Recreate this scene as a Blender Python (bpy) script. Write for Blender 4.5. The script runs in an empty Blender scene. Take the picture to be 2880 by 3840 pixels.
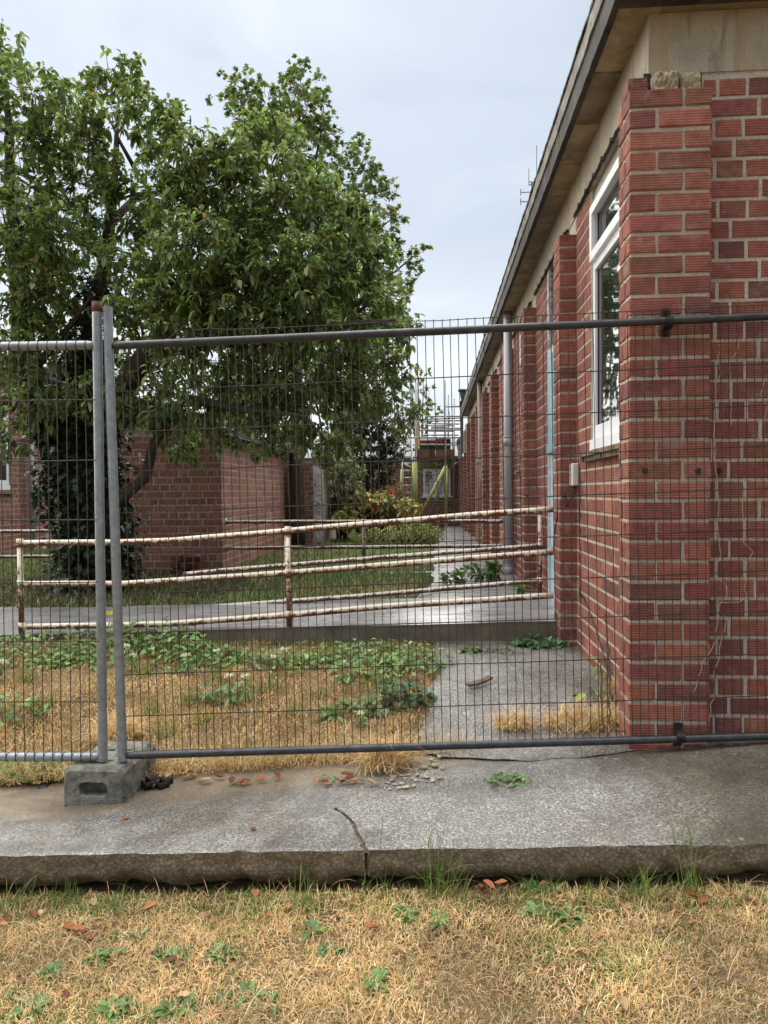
import bpy, math, random
import numpy as np
from mathutils import Vector, Matrix, noise as mnoise

random.seed(11)
rng = np.random.default_rng(7)
R = math.radians
scene = bpy.context.scene
col = scene.collection

# ------------------------------------------------------------------ camera
CAMZ = 1.30
F = 2660.0
cam_d = bpy.data.cameras.new('camera')
cam = bpy.data.objects.new('camera', cam_d)
col.objects.link(cam)
scene.camera = cam
cam_d.sensor_fit = 'VERTICAL'
cam_d.sensor_height = 36.0
cam_d.lens = 36.0 * F / 3840.0
cam_d.clip_start = 0.05
cam_d.clip_end = 2000
YAW, PITCH, ROLL = 4.0, 1.55, -0.5
cam_m = (Matrix.Translation((0, 0, CAMZ)) @ Matrix.Rotation(R(YAW), 4, 'Z')
         @ Matrix.Rotation(R(90 - PITCH), 4, 'X') @ Matrix.Rotation(R(ROLL), 4, 'Z'))
cam.matrix_world = cam_m
cam_inv = cam_m.inverted()

# ------------------------------------------------------------------ world + sun
SUN_AZ, SUN_EL = R(-32), R(52)          # azimuth from +Y towards -X
sun_dir = Vector((math.sin(SUN_AZ) * math.cos(SUN_EL), math.cos(SUN_AZ) * math.cos(SUN_EL), math.sin(SUN_EL)))
world = bpy.data.worlds.new('World')
scene.world = world
world.use_nodes = True
wt = world.node_tree
wn, wl = wt.nodes, wt.links
wn.clear()
w_out = wn.new('ShaderNodeOutputWorld')
w_bg = wn.new('ShaderNodeBackground')
w_bg.inputs['Strength'].default_value = 0.57
sky = wn.new('ShaderNodeTexSky')
sky.sky_type = 'NISHITA'
sky.sun_disc = False
sky.sun_elevation = SUN_EL
sky.sun_rotation = SUN_AZ
sky.dust_density = 3.0
tc = wn.new('ShaderNodeTexCoord')
sep = wn.new('ShaderNodeSeparateXYZ')
wl.new(tc.outputs['Generated'], sep.inputs[0])


def wmath(op, a, b=None, clamp=False):
    n = wn.new('ShaderNodeMath')
    n.operation = op
    n.use_clamp = clamp
    for i, v in enumerate((a, b)):
        if v is None:
            continue
        if isinstance(v, (int, float)):
            n.inputs[i].default_value = v
        else:
            wl.new(v, n.inputs[i])
    return n.outputs[0]


def wramp(fac, stops, interp='LINEAR'):
    n = wn.new('ShaderNodeValToRGB')
    n.color_ramp.interpolation = interp
    el = n.color_ramp.elements
    while len(el) < len(stops):
        el.new(0.5)
    for e, (p, c) in zip(el, stops):
        e.position = p
        e.color = (*c, 1)
    wl.new(fac, n.inputs[0])
    return n.outputs[0]


zc = wmath('MAXIMUM', sep.outputs[2], 0.0)
den = wmath('ADD', zc, 0.22)
cmb = wn.new('ShaderNodeCombineXYZ')
wl.new(wmath('DIVIDE', sep.outputs[0], den), cmb.inputs[0])
wl.new(wmath('DIVIDE', sep.outputs[1], den), cmb.inputs[1])
nz = wn.new('ShaderNodeTexNoise')
nz.inputs['Scale'].default_value = 1.9
nz.inputs['Detail'].default_value = 5.0
nz.inputs['Roughness'].default_value = 0.5
nz.inputs['Distortion'].default_value = 0.5
wl.new(cmb.outputs[0], nz.inputs['Vector'])
grad = wramp(zc, [(0.0, (.98, 1.0, 1.03)), (0.14, (.86, .91, .97)), (0.34, (.555, .63, .725)), (1.0, (.62, .69, .78))])
cl = wramp(nz.outputs['Fac'], [(0.28, (.84, .855, .87)), (0.50, (1.0, 1.0, 1.0)), (0.70, (1.17, 1.15, 1.12))], 'EASE')
mulc = wn.new('ShaderNodeMix')
mulc.data_type = 'RGBA'
mulc.blend_type = 'MULTIPLY'
mulc.inputs[0].default_value = 1.0
wl.new(grad, mulc.inputs[6])
wl.new(cl, mulc.inputs[7])
# the cloud sheet is brighter on the side of the veiled sun
dot = wn.new('ShaderNodeVectorMath')
dot.operation = 'DOT_PRODUCT'
wl.new(tc.outputs['Generated'], dot.inputs[0])
dot.inputs[1].default_value = sun_dir
sunfac = wmath('ADD', wmath('MULTIPLY', dot.outputs['Value'], 0.36), 0.78)
skm = wn.new('ShaderNodeVectorMath')
skm.operation = 'SCALE'
wl.new(sky.outputs[0], skm.inputs[0])
skm.inputs['Scale'].default_value = 0.10
clm = wn.new('ShaderNodeVectorMath')
clm.operation = 'SCALE'
wl.new(mulc.outputs[2], clm.inputs[0])
wl.new(sunfac, clm.inputs['Scale'])
mixs = wn.new('ShaderNodeMix')
mixs.data_type = 'RGBA'
mixs.inputs[0].default_value = 0.90
wl.new(skm.outputs[0], mixs.inputs[6])
wl.new(clm.outputs[0], mixs.inputs[7])
wl.new(mixs.outputs[2], w_bg.inputs[0])
wl.new(w_bg.outputs[0], w_out.inputs[0])

sun_d = bpy.data.lights.new('sun', 'SUN')
sun_d.energy = 4.3
sun_d.angle = R(128)
sun_d.color = (1.0, 0.95, 0.88)
sun = bpy.data.objects.new('sun', sun_d)
col.objects.link(sun)
sun.rotation_euler = sun_dir.to_track_quat('Z', 'Y').to_euler()
sun.location = (-4, 6, 9)

vs = scene.view_settings
vs.view_transform = 'Standard'
vs.look = 'None'
vs.gamma = 1.0
vs.use_curve_mapping = False
vs.exposure = 1.06
scene.render.engine = 'CYCLES'
scene.cycles.max_bounces = 6
scene.cycles.transparent_max_bounces = 8
scene.cycles.use_denoising = True

# ------------------------------------------------------------------ pixel rays (photo pixels, 2880 x 3840)


def ray(px, py):
    d = cam_m.to_3x3() @ Vector(((px - 1440) / F, -(py - 1920) / F, -1.0))
    return d


def at_y(px, py, a, b=0.0):
    """point on the vertical plane Y = a + b X"""
    d = ray(px, py)
    t = a / (d.y - b * d.x)
    return Vector((0, 0, CAMZ)) + d * t


def at_x(px, py, X):
    d = ray(px, py)
    return Vector((0, 0, CAMZ)) + d * (X / d.x)


def at_z(px, py, z):
    d = ray(px, py)
    return Vector((0, 0, CAMZ)) + d * ((z - CAMZ) / d.z)


def at_d(px, py, depth):
    return Vector((0, 0, CAMZ)) + ray(px, py) * depth


def project(p):
    q = cam_inv @ Vector(p)
    if q.z > -0.01:
        return None
    return (1440 + F * q.x / -q.z, 1920 - F * q.y / -q.z, -q.z)


# ------------------------------------------------------------------ materials
def new_mat(name):
    m = bpy.data.materials.new(name)
    m.use_nodes = True
    nt = m.node_tree
    nt.nodes.clear()
    o = nt.nodes.new('ShaderNodeOutputMaterial')
    b = nt.nodes.new('ShaderNodeBsdfPrincipled')
    nt.links.new(b.outputs[0], o.inputs[0])
    return m, nt, b, o


class NT:
    """small helper for building node trees"""

    def __init__(s, nt):
        s.nt = nt
        s.pos = nt.nodes.new('ShaderNodeNewGeometry').outputs['Position']

    def link(s, v, sock):
        if isinstance(v, (int, float)):
            sock.default_value = v
        elif isinstance(v, (tuple, list)):
            sock.default_value = (*v, 1) if len(v) == 3 and len(sock.default_value) == 4 else v
        else:
            s.nt.links.new(v, sock)

    def math(s, op, a, b=0.0, clamp=False):
        n = s.nt.nodes.new('ShaderNodeMath')
        n.operation = op
        n.use_clamp = clamp
        s.link(a, n.inputs[0])
        s.link(b, n.inputs[1])
        return n.outputs[0]

    def noise(s, scale, detail=3.0, rough=0.55, vec=None, dist=0.0):
        n = s.nt.nodes.new('ShaderNodeTexNoise')
        n.inputs['Scale'].default_value = scale
        n.inputs['Detail'].default_value = detail
        n.inputs['Roughness'].default_value = rough
        n.inputs['Distortion'].default_value = dist
        s.nt.links.new(vec or s.pos, n.inputs['Vector'])
        return n.outputs['Fac']

    def voro(s, scale, feat='F1', vec=None, out='Distance', rnd=1.0):
        n = s.nt.nodes.new('ShaderNodeTexVoronoi')
        n.feature = feat
        n.inputs['Scale'].default_value = scale
        n.inputs['Randomness'].default_value = rnd
        s.nt.links.new(vec or s.pos, n.inputs['Vector'])
        return n.outputs[out]

    def mapv(s, scale):
        n = s.nt.nodes.new('ShaderNodeMapping')
        n.inputs['Scale'].default_value = scale
        s.nt.links.new(s.pos, n.inputs['Vector'])
        return n.outputs[0]

    def ramp(s, fac, stops, interp='LINEAR'):
        n = s.nt.nodes.new('ShaderNodeValToRGB')
        n.color_ramp.interpolation = interp
        el = n.color_ramp.elements
        while len(el) < len(stops):
            el.new(0.5)
        for e, (p, c) in zip(el, stops):
            e.position = p
            e.color = (*c, 1) if not isinstance(c, (int, float)) else (c, c, c, 1)
        s.nt.links.new(fac, n.inputs[0])
        return n.outputs[0]

    def mix(s, fac, a, b, mode='MIX'):
        n = s.nt.nodes.new('ShaderNodeMix')
        n.data_type = 'RGBA'
        n.blend_type = mode
        s.link(fac, n.inputs[0])
        s.link(a, n.inputs[6])
        s.link(b, n.inputs[7])
        return n.outputs[2]

    def attr(s, name='col'):
        n = s.nt.nodes.new('ShaderNodeAttribute')
        n.attribute_name = name
        return n.outputs['Color']

    def bump(s, h, dist=0.004, strength=0.6):
        n = s.nt.nodes.new('ShaderNodeBump')
        n.inputs['Strength'].default_value = strength
        n.inputs['Distance'].default_value = dist
        s.nt.links.new(h, n.inputs['Height'])
        return n.outputs[0]

    def xyz(s):
        n = s.nt.nodes.new('ShaderNodeSeparateXYZ')
        s.nt.links.new(s.pos, n.inputs[0])
        return n.outputs


def simple(name, base, rough=0.7, var=0.25, scale=9, bscale=70, bump=0.002, metal=0.0, spec=0.4, dirt=None, dirt_amt=0.5, dirt_scale=5):
    m, nt, b, o = new_mat(name)
    k = NT(nt)
    c = k.ramp(k.noise(scale, 4), [(0.3, tuple(x * (1 - var) for x in base)), (0.7, tuple(min(1, x * (1 + var)) for x in base))])
    if dirt:
        f = k.ramp(k.noise(dirt_scale, 6, 0.65, dist=0.4), [(0.45, 0.0), (0.7, dirt_amt)])
        c = k.mix(f, c, dirt)
    nt.links.new(c, b.inputs['Base Color'])
    b.inputs['Roughness'].default_value = rough
    b.inputs['Metallic'].default_value = metal
    b.inputs['Specular IOR Level'].default_value = spec
    if bump:
        nt.links.new(k.bump(k.noise(bscale, 4, 0.6), bump), b.inputs['Normal'])
    return m


def m_brick():
    m, nt, b, o = new_mat('brick')
    k = NT(nt)
    base = k.attr('col')
    x, y, z = k.xyz()
    u = k.math('ADD', x, y)
    tri = k.math('PINGPONG', z, 0.0075)
    ph = k.math('MULTIPLY', k.math('ADD', u, k.math('MULTIPLY', tri, 0.75)), 2 * math.pi / 0.0085)
    s = k.math('SINE', ph)
    row = k.math('SINE', k.math('MULTIPLY', z, 2 * math.pi / 0.0105))
    rnoise = k.noise(26, 4, 0.6)
    c = k.mix(1.0, base, k.ramp(rnoise, [(0.25, (.62, .60, .62)), (0.55, (1, 1, 1)), (0.8, (1.22, 1.2, 1.15))]), 'MULTIPLY')
    h = k.math('ADD', k.math('MULTIPLY', s, 0.5), k.math('MULTIPLY', row, 0.6))
    c = k.mix(1.0, c, k.ramp(k.math('ADD', k.math('MULTIPLY', h, 0.4), 0.5), [(0.08, (.55, .52, .52)), (0.6, (1.0, 1.0, 1.0)), (1.0, (1.22, 1.22, 1.22))]), 'MULTIPLY')
    # old soot and lime bloom
    soot = k.ramp(k.noise(2.3, 5, 0.6), [(0.45, 0.0), (0.75, 0.4)])
    c = k.mix(soot, c, (.10, .055, .05))
    lime = k.ramp(k.noise(7, 6, 0.7, dist=.8), [(0.56, 0.0), (0.78, 0.5)])
    c = k.mix(lime, c, (.47, .37, .30))
    nt.links.new(c, b.inputs['Base Color'])
    b.inputs['Roughness'].default_value = 0.85
    b.inputs['Specular IOR Level'].default_value = 0.25
    hh = k.math('ADD', k.math('MULTIPLY', h, 0.35), k.math('MULTIPLY', rnoise, 1.2))
    nt.links.new(k.bump(hh, 0.004, 0.7), b.inputs['Normal'])
    return m


def m_mortar():
    m, nt, b, o = new_mat('mortar')
    k = NT(nt)
    c = k.ramp(k.noise(3.0, 5, 0.6), [(0.3, (.36, .325, .265)), (0.55, (.54, .49, .40)), (0.75, (.66, .60, .49))])
    c = k.mix(k.ramp(k.noise(160, 3), [(0.35, 0.55), (0.6, 0.0)]), c, (.16, .14, .115))
    nt.links.new(c, b.inputs['Base Color'])
    b.inputs['Roughness'].default_value = 0.95
    nt.links.new(k.bump(k.noise(220, 3, 0.7), 0.003, 0.9), b.inputs['Normal'])
    return m


def m_slab(name, wet=0.35, silt=True, dark=1.0):
    """old exposed-aggregate concrete, damp in patches, with lichen"""
    m, nt, b, o = new_mat(name)
    k = NT(nt)
    tone = k.ramp(k.noise(1.6, 6, 0.6, dist=.3), [(0.3, tuple(v * dark for v in (.20, .188, .172))), (0.5, tuple(v * dark for v in (.30, .288, .27))), (0.72, tuple(v * dark for v in (.40, .388, .37)))])
    spk = k.ramp(k.noise(105, 4, 0.8), [(0.46, 0.0), (0.52, 1.0)])
    c = k.mix(k.math('MULTIPLY', k.math('SUBTRACT', 1.0, spk), .85), tone, tuple(v * dark for v in (.085, .083, .082)))
    pale = k.ramp(k.noise(130, 3, 0.7), [(0.58, 0.0), (0.63, 0.8)])
    c = k.mix(pale, c, (.70, .67, .61))
    st = k.ramp(k.noise(5.5, 6, .75, dist=1.2), [(0.50, 0.0), (0.62, 0.62)])
    c = k.mix(st, c, (.12, .11, .10))
    moss = k.ramp(k.noise(1.1, 6, 0.7, dist=.5), [(0.46, 0.0), (0.66, 0.62 if silt else .30)])
    c = k.mix(k.math('MULTIPLY', moss, k.math('SUBTRACT', 1.25, spk)), c, (.105, .088, .055))
    if silt:
        sx = k.xyz()
        mo = k.math('SUBTRACT', k.math('ADD', sx[0], k.math('MULTIPLY', k.noise(2.2, 5, .65), 1.1)), 1.02)
        mo = k.math('MULTIPLY', mo, 1.9, True)
        c = k.mix(k.math('MULTIPLY', mo, k.math('SUBTRACT', .95, k.math('MULTIPLY', spk, .42))), c, (.095, .078, .045))
    lv = k.math('ADD', k.voro(19), k.math('MULTIPLY', k.noise(60, 3, .7), .28))
    lich = k.math('MULTIPLY', k.ramp(lv, [(0.26, .8), (0.34, 0.0)]), k.ramp(k.noise(4.5, 4), [(0.56, 0.0), (0.64, 0.8)]))
    c = k.mix(lich, c, (.50, .44, .29))
    if silt:
        x, y, z = k.xyz()
        f = k.math('MULTIPLY', k.ramp(k.math('ADD', y, k.math('MULTIPLY', k.noise(4, 4), 0.25)), [(0.0, 0.0), (1.0, 1.0)]), 1.0)
        low = k.math('SUBTRACT', k.math('ADD', y, k.math('MULTIPLY', k.noise(3, 5), 0.35)), k.math('ADD', 3.04, k.math('MULTIPLY', x, 0.16)))
        low = k.math('MULTIPLY', low, 5.0, True)
        c = k.mix(k.math('MULTIPLY', low, 0.6), c, (.32, .235, .145))
    dampm = k.ramp(k.noise(.9, 6, .62, dist=.6), [(0.44, 0.0), (0.56, 1.0)])
    c = k.mix(k.math('MULTIPLY', dampm, .62), c, k.mix(1.0, c, (.40, .38, .35), 'MULTIPLY'))
    nt.links.new(c, b.inputs['Base Color'])
    wetf = k.ramp(k.math('ADD', k.noise(1.3, 5, 0.6, dist=.4), k.math('MULTIPLY', spk, .06)), [(0.36, 0.66), (0.58, 0.66 - wet)])
    wetf = k.math('MULTIPLY', wetf, k.math('SUBTRACT', 1.0, k.math('MULTIPLY', dampm, .5)))
    nt.links.new(wetf, b.inputs['Roughness'])
    b.inputs['Specular IOR Level'].default_value = 0.7
    nt.links.new(k.bump(k.math('ADD', k.math('MULTIPLY', spk, 0.5), k.noise(60, 4, .7)), 0.004, 0.6), b.inputs['Normal'])
    return m


def m_wet(name):
    """smooth screeded concrete under a film of rain"""
    m, nt, b, o = new_mat(name)
    k = NT(nt)
    c = k.ramp(k.noise(2.2, 6, 0.65, dist=.5), [(0.3, (.13, .13, .13)), (0.55, (.27, .27, .275)), (0.8, (.38, .38, .38))])
    st = k.noise(1.0, 6, 0.7, vec=k.mapv((1.2, 7, 1)))
    c = k.mix(k.ramp(st, [(0.5, 0.0), (0.6, 0.7)]), c, (.09, .08, .07))
    nt.links.new(c, b.inputs['Base Color'])
    nt.links.new(k.ramp(st, [(0.42, 0.10), (0.62, 0.42)]), b.inputs['Roughness'])
    b.inputs['Specular IOR Level'].default_value = 0.75
    nt.links.new(k.bump(k.noise(50, 5, 0.7), 0.0025, 0.5), b.inputs['Normal'])
    return m


def m_slab_edge():
    m, nt, b, o = new_mat('slab_edge_concrete')
    k = NT(nt)
    v = k.math('ADD', k.math('MULTIPLY', k.voro(75), .6), k.math('MULTIPLY', k.noise(48, 5, .8, dist=.6), .5))
    c = k.ramp(k.noise(9, 6, 0.7), [(0.28, (.17, .13, .08)), (0.5, (.32, .255, .17)), (0.72, (.46, .385, .275))])
    c = k.mix(k.ramp(v, [(0.25, 0.0), (0.62, 0.75)]), c, (.10, .075, .048))
    c = k.mix(k.ramp(k.noise(110, 2), [(0.62, 0.0), (0.72, 0.6)]), c, (.38, .33, .25))
    nt.links.new(c, b.inputs['Base Color'])
    b.inputs['Roughness'].default_value = 0.95
    nt.links.new(k.bump(k.math('ADD', k.math('MULTIPLY', v, -1.0), k.noise(140, 4, .7)), 0.012, 0.9), b.inputs['Normal'])
    return m


def m_paint(name, paint, rust=(.17, .065, .025), amt=0.5, under=None):
    """flaking gloss paint on a rusty tube"""
    m, nt, b, o = new_mat(name)
    k = NT(nt)
    n1 = k.noise(30, 6, 0.7, dist=.7)
    n2 = k.noise(5, 4, 0.6)
    x, y, z = k.xyz()
    nrm = k.nt.nodes.new('ShaderNodeNewGeometry').outputs['Normal']
    sp = k.nt.nodes.new('ShaderNodeSeparateXYZ')
    nt.links.new(nrm, sp.inputs[0])
    f = k.math('ADD', k.math('ADD', n1, k.math('MULTIPLY', n2, 0.5)), k.math('MULTIPLY', sp.outputs[2], -0.20))
    lim = 0.93 - 0.32 * amt
    fac = k.ramp(f, [(max(0, lim - 0.02), 0.0), (min(1, lim + 0.02), 1.0)])
    rc = k.ramp(k.noise(60, 4, .7), [(0.3, tuple(v * .45 for v in rust)), (0.6, rust), (0.8, tuple(min(1, v * 1.9) for v in rust))])
    pc = k.ramp(k.noise(12, 5), [(0.3, tuple(v * .82 for v in paint)), (0.65, paint)])
    edge = k.ramp(f, [(lim - 0.16, 0.0), (lim - 0.02, 0.55)])
    pc = k.mix(edge, pc, under or (.50, .30, .16))
    nt.links.new(k.mix(fac, pc, rc), b.inputs['Base Color'])
    nt.links.new(k.ramp(fac, [(0, .38), (1, .85)]), b.inputs['Roughness'])
    nt.links.new(k.bump(k.math('SUBTRACT', k.noise(80, 4), k.math('MULTIPLY', fac, .8)), 0.002, 0.8), b.inputs['Normal'])
    return m


def m_leaf(name, rough=0.42, trans=0.38, spec=0.45, tint=(1, 1, 1)):
    m, nt, b, o = new_mat(name)
    k = NT(nt)
    c = k.mix(1.0, k.attr('col'), tint, 'MULTIPLY')
    nt.links.new(c, b.inputs['Base Color'])
    b.inputs['Roughness'].default_value = rough
    b.inputs['Specular IOR Level'].default_value = spec
    tr = nt.nodes.new('ShaderNodeBsdfTranslucent')
    nt.links.new(k.mix(1.0, c, (1.05, 1.2, .7), 'MULTIPLY'), tr.inputs[0])
    ms = nt.nodes.new('ShaderNodeMixShader')
    ms.inputs[0].default_value = trans
    nt.links.new(b.outputs[0], ms.inputs[1])
    nt.links.new(tr.outputs[0], ms.inputs[2])
    nt.links.new(ms.outputs[0], o.inputs[0])
    return m


def m_ground():
    m, nt, b, o = new_mat('ground_turf')
    k = NT(nt)
    n = k.noise(2.0, 6, 0.65)
    c = k.ramp(n, [(0.3, (.12, .085, .048)), (0.5, (.25, .175, .095)), (0.7, (.38, .27, .15))])
    f = k.noise(90, 4, .7)
    c = k.mix(k.ramp(f, [(0.35, .75), (0.6, 0.0)]), c, (.05, .038, .024))
    x, y, z = k.xyz()
    g = k.ramp(k.math('MULTIPLY', k.math('SUBTRACT', y, 4.6), 0.6, True), [(0, 0), (1, 1)])
    gc = k.ramp(k.noise(6, 5, .7), [(0.3, (.025, .04, .012)), (0.7, (.075, .105, .032))])
    c = k.mix(g, c, gc)
    nt.links.new(c, b.inputs['Base Color'])
    b.inputs['Roughness'].default_value = 1.0
    b.inputs['Specular IOR Level'].default_value = 0.1
    nt.links.new(k.bump(f, 0.02, 0.9), b.inputs['Normal'])
    return m


def m_soffit():
    m, nt, b, o = new_mat('soffit_board')
    k = NT(nt)
    c = k.ramp(k.noise(4.5, 6, 0.65, dist=.6), [(0.3, (.13, .095, .060)), (0.5, (.25, .19, .125)), (0.72, (.36, .285, .195))])
    c = k.mix(k.ramp(k.noise(11, 5, .7), [(0.55, 0.0), (0.72, 0.7)]), c, (.07, .052, .035))
    oi = nt.nodes.new('ShaderNodeObjectInfo')
    c = k.mix(1.0, c, k.ramp(oi.outputs['Random'], [(0.0, (.72, .72, .74)), (1.0, (1.3, 1.25, 1.15))]), 'MULTIPLY')
    nt.links.new(c, b.inputs['Base Color'])
    b.inputs['Roughness'].default_value = 0.8
    nt.links.new(k.bump(k.noise(60, 4), 0.003, 0.5), b.inputs['Normal'])
    return m


def m_beam():
    m, nt, b, o = new_mat('concrete_beam')
    k = NT(nt)
    c = k.ramp(k.noise(5, 6, 0.65), [(0.3, (.28, .245, .185)), (0.55, (.39, .345, .265)), (0.8, (.49, .435, .335))])
    st = k.noise(1.0, 5, 0.6, vec=k.mapv((9, 9, 1.2)))
    c = k.mix(k.ramp(st, [(0.50, 0.0), (0.62, 0.6)]), c, (.40, .26, .13))
    st2 = k.noise(1.0, 6, 0.7, vec=k.mapv((14, 14, 2.0)), dist=.8)
    c = k.mix(k.ramp(st2, [(0.54, 0.0), (0.66, 0.6)]), c, (.15, .125, .09))
    c = k.mix(k.ramp(k.noise(170, 2), [(0.36, 0.5), (0.5, 0.0)]), c, (.18, .15, .11))
    rust = k.math('MULTIPLY', k.math('MULTIPLY', k.ramp(k.voro(7.3), [(0.06, 1.0), (0.14, 0.0)]), k.ramp(k.noise(4, 4), [(0.54, 0.0), (0.6, 1.0)])), 0.8)
    c = k.mix(rust, c, (.09, .03, .018))
    nt.links.new(c, b.inputs['Base Color'])
    b.inputs['Roughness'].default_value = 0.9
    nt.links.new(k.bump(k.noise(180, 3, .7), 0.003, 0.7), b.inputs['Normal'])
    return m


def m_glass():
    m, nt, b, o = new_mat('window_glass')
    k = NT(nt)
    b.inputs['Base Color'].default_value = (.012, .016, .016, 1)
    b.inputs['Roughness'].default_value = 0.03
    b.inputs['Specular IOR Level'].default_value = 0.9
    b.inputs['IOR'].default_value = 2.0
    nt.links.new(k.bump(k.noise(2.2, 2), 0.010, 0.35), b.inputs['Normal'])
    return m


def m_bark():
    m, nt, b, o = new_mat('bark')
    k = NT(nt)
    n = k.noise(9, 5, 0.7, vec=k.mapv((2.5, 2.5, 0.8)))
    c = k.ramp(n, [(0.3, (.018, .014, .010)), (0.55, (.055, .042, .03)), (0.8, (.13, .11, .085))])
    nt.links.new(c, b.inputs['Base Color'])
    b.inputs['Roughness'].default_value = 0.9
    nt.links.new(k.bump(n, 0.03, 0.9), b.inputs['Normal'])
    return m


M = dict(
    brick=m_brick(), mortar=m_mortar(),
    slab=m_slab('slab_concrete', 0.34, True), path=m_slab('path_concrete', 0.42, False, .9),
    wet=m_wet('wet_concrete'), slab_edge=m_slab_edge(), ground=m_ground(),
    soffit=m_soffit(), beam=m_beam(), glass=m_glass(), bark=m_bark(),
    fascia=simple('fascia_bitumen', (.030, .027, .024), .8, .5, 14, 120, .006, dirt=(.13, .11, .09), dirt_amt=.5),
    upstand=simple('grey_felt_upstand', (.25, .232, .205), .9, .35, 16, 160, .006, dirt=(.06, .055, .05), dirt_amt=.7),
    roof=simple('roof_felt', (.055, .053, .052), .9, .3, 6, 60, .01),
    slate=simple('roof_slate', (.10, .105, .115), .55, .35, 9, 60, .006, dirt=(.16, .16, .12), dirt_amt=.5),
    tile=simple('clay_tile_sill', (.19, .14, .09), .9, .35, 14, 80, .006, dirt=(.07, .06, .05), dirt_amt=.6),
    rubble=simple('broken_mortar', (.36, .30, .20), .95, .35, 24, 90, .012),
    upvc=simple('white_window_plastic', (.80, .82, .84), .35, .04, 6, 60, .0, dirt=(.42, .40, .36), dirt_amt=.25),
    galv=simple('galvanised_steel', (.27, .30, .32), .42, .18, 40, 90, .0006, metal=.55, dirt=(.14, .14, .14), dirt_amt=.4, dirt_scale=14),
    galv_dark=simple('dull_galvanised_rail', (.062, .066, .070), .38, .3, 30, 90, .0006, metal=.6, dirt=(.04, .034, .03), dirt_amt=.6, dirt_scale=9),
    wire=simple('weathered_wire', (.040, .033, .030), .6, .3, 30, 90, 0, metal=.3, dirt=(.085, .04, .025), dirt_amt=.6, dirt_scale=20),
    rust=simple('rust', (.11, .05, .032), .9, .4, 40, 90, .001),
    black_iron=simple('black_iron', (.022, .019, .018), .55, .4, 40, 100, .001, metal=.4, dirt=(.09, .05, .03), dirt_amt=.4),
    block=simple('cast_concrete_block', (.20, .195, .165), .93, .42, 14, 75, .016, dirt=(.05, .048, .04), dirt_amt=.85, dirt_scale=26),
    grey_pipe=simple('grey_plastic_pipe', (.41, .43, .46), .45, .12, 5, 60, .0, dirt=(.22, .20, .18), dirt_amt=.4),
    pink_pipe=simple('faded_pink_pipe', (.42, .335, .315), .6, .12, 5, 60, .0, dirt=(.20, .16, .14), dirt_amt=.5),
    dark_pipe=simple('dark_grey_pipe', (.085, .088, .085), .55, .2, 5, 60, .0),
    black_pipe=simple('black_pipe', (.014, .015, .018), .4, .2, 5, 60, .0),
    rail=m_paint('flaking_cream_paint', (.72, .65, .54), amt=.46),
    rail_rusty=m_paint('mostly_rusted_paint', (.66, .62, .56), rust=(.12, .055, .040), amt=.66),
    rail_white=m_paint('flaking_white_paint', (.74, .76, .76), rust=(.12, .055, .035), amt=.62),
    blue=m_paint('flaking_blue_paint', (.16, .37, .47), rust=(.45, .55, .60), amt=.25, under=(.25, .45, .5)),
    pale_blue=m_paint('flaking_pale_blue_paint', (.34, .52, .62), rust=(.62, .66, .68), amt=.55, under=(.5, .6, .65)),
    white_wood=m_paint('flaking_white_wood', (.62, .65, .68), rust=(.30, .29, .28), amt=.45, under=(.5, .5, .5)),
    timber=simple('toe_board_timber', (.20, .095, .055), .85, .35, 6, 60, .003),
    foam=simple('yellow_green_foam_sleeve', (.50, .55, .21), .75, .12, 5, 40, .003, dirt=(.36, .42, .16), dirt_amt=.4),
    scaf=simple('scaffold_tube', (.30, .315, .32), .5, .2, 8, 60, 0, metal=.2),
    alu=simple('ladder_aluminium', (.62, .64, .65), .4, .1, 8, 60, 0, metal=.4),
    yellow=simple('yellow_plastic', (.62, .40, .04), .6, .1, 8, 60, 0),
    tarp=simple('black_tarpaulin', (.018, .019, .024), .5, .3, 3, 9, .03),
    red_print=simple('red_lettering', (.62, .03, .025), .6, .1, 8, 60, 0),
    white_plastic=simple('white_plastic', (.78, .79, .80), .45, .05, 5, 60, 0),
    cream_plastic=simple('cream_plastic_box', (.58, .56, .50), .5, .08, 9, 60, 0),
    dry_stem=simple('dry_stem', (.44, .36, .25), .9, .25, 30, 90, 0),
    wood=simple('weathered_wood', (.115, .082, .052), .9, .35, 20, 60, .004),
    pebble=simple('broken_concrete', (.36, .32, .25), .95, .35, 30, 90, .006),
    leaf=m_leaf('tree_leaf', .48, .42, .35), leaf_far=m_leaf('maple_leaf', .5, .35),
    ivy=m_leaf('ivy_leaf', .36, .1, .45), weed=m_leaf('weed_leaf', .5, .28), grass=m_leaf('grass_blade', .8, .25, .2),
    litter=m_leaf('dead_leaf', .75, .15, .2), petal=m_leaf('petal', .7, .3, .2),
)

# ------------------------------------------------------------------ object helpers
WLOC = {}
V = Vector


def tag(o, label=None, cat=None, group=None, kind=None):
    if label:
        o['label'] = label
    if cat:
        o['category'] = cat
    if group:
        o['group'] = group
    if kind:
        o['kind'] = kind
    return o


def thing(name, label, cat, loc, group=None, kind=None):
    o = bpy.data.objects.new(name, None)
    o.empty_display_size = 0.1
    o.location = loc
    WLOC[o] = V(loc)
    col.objects.link(o)
    return tag(o, label, cat, group, kind)


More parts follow.
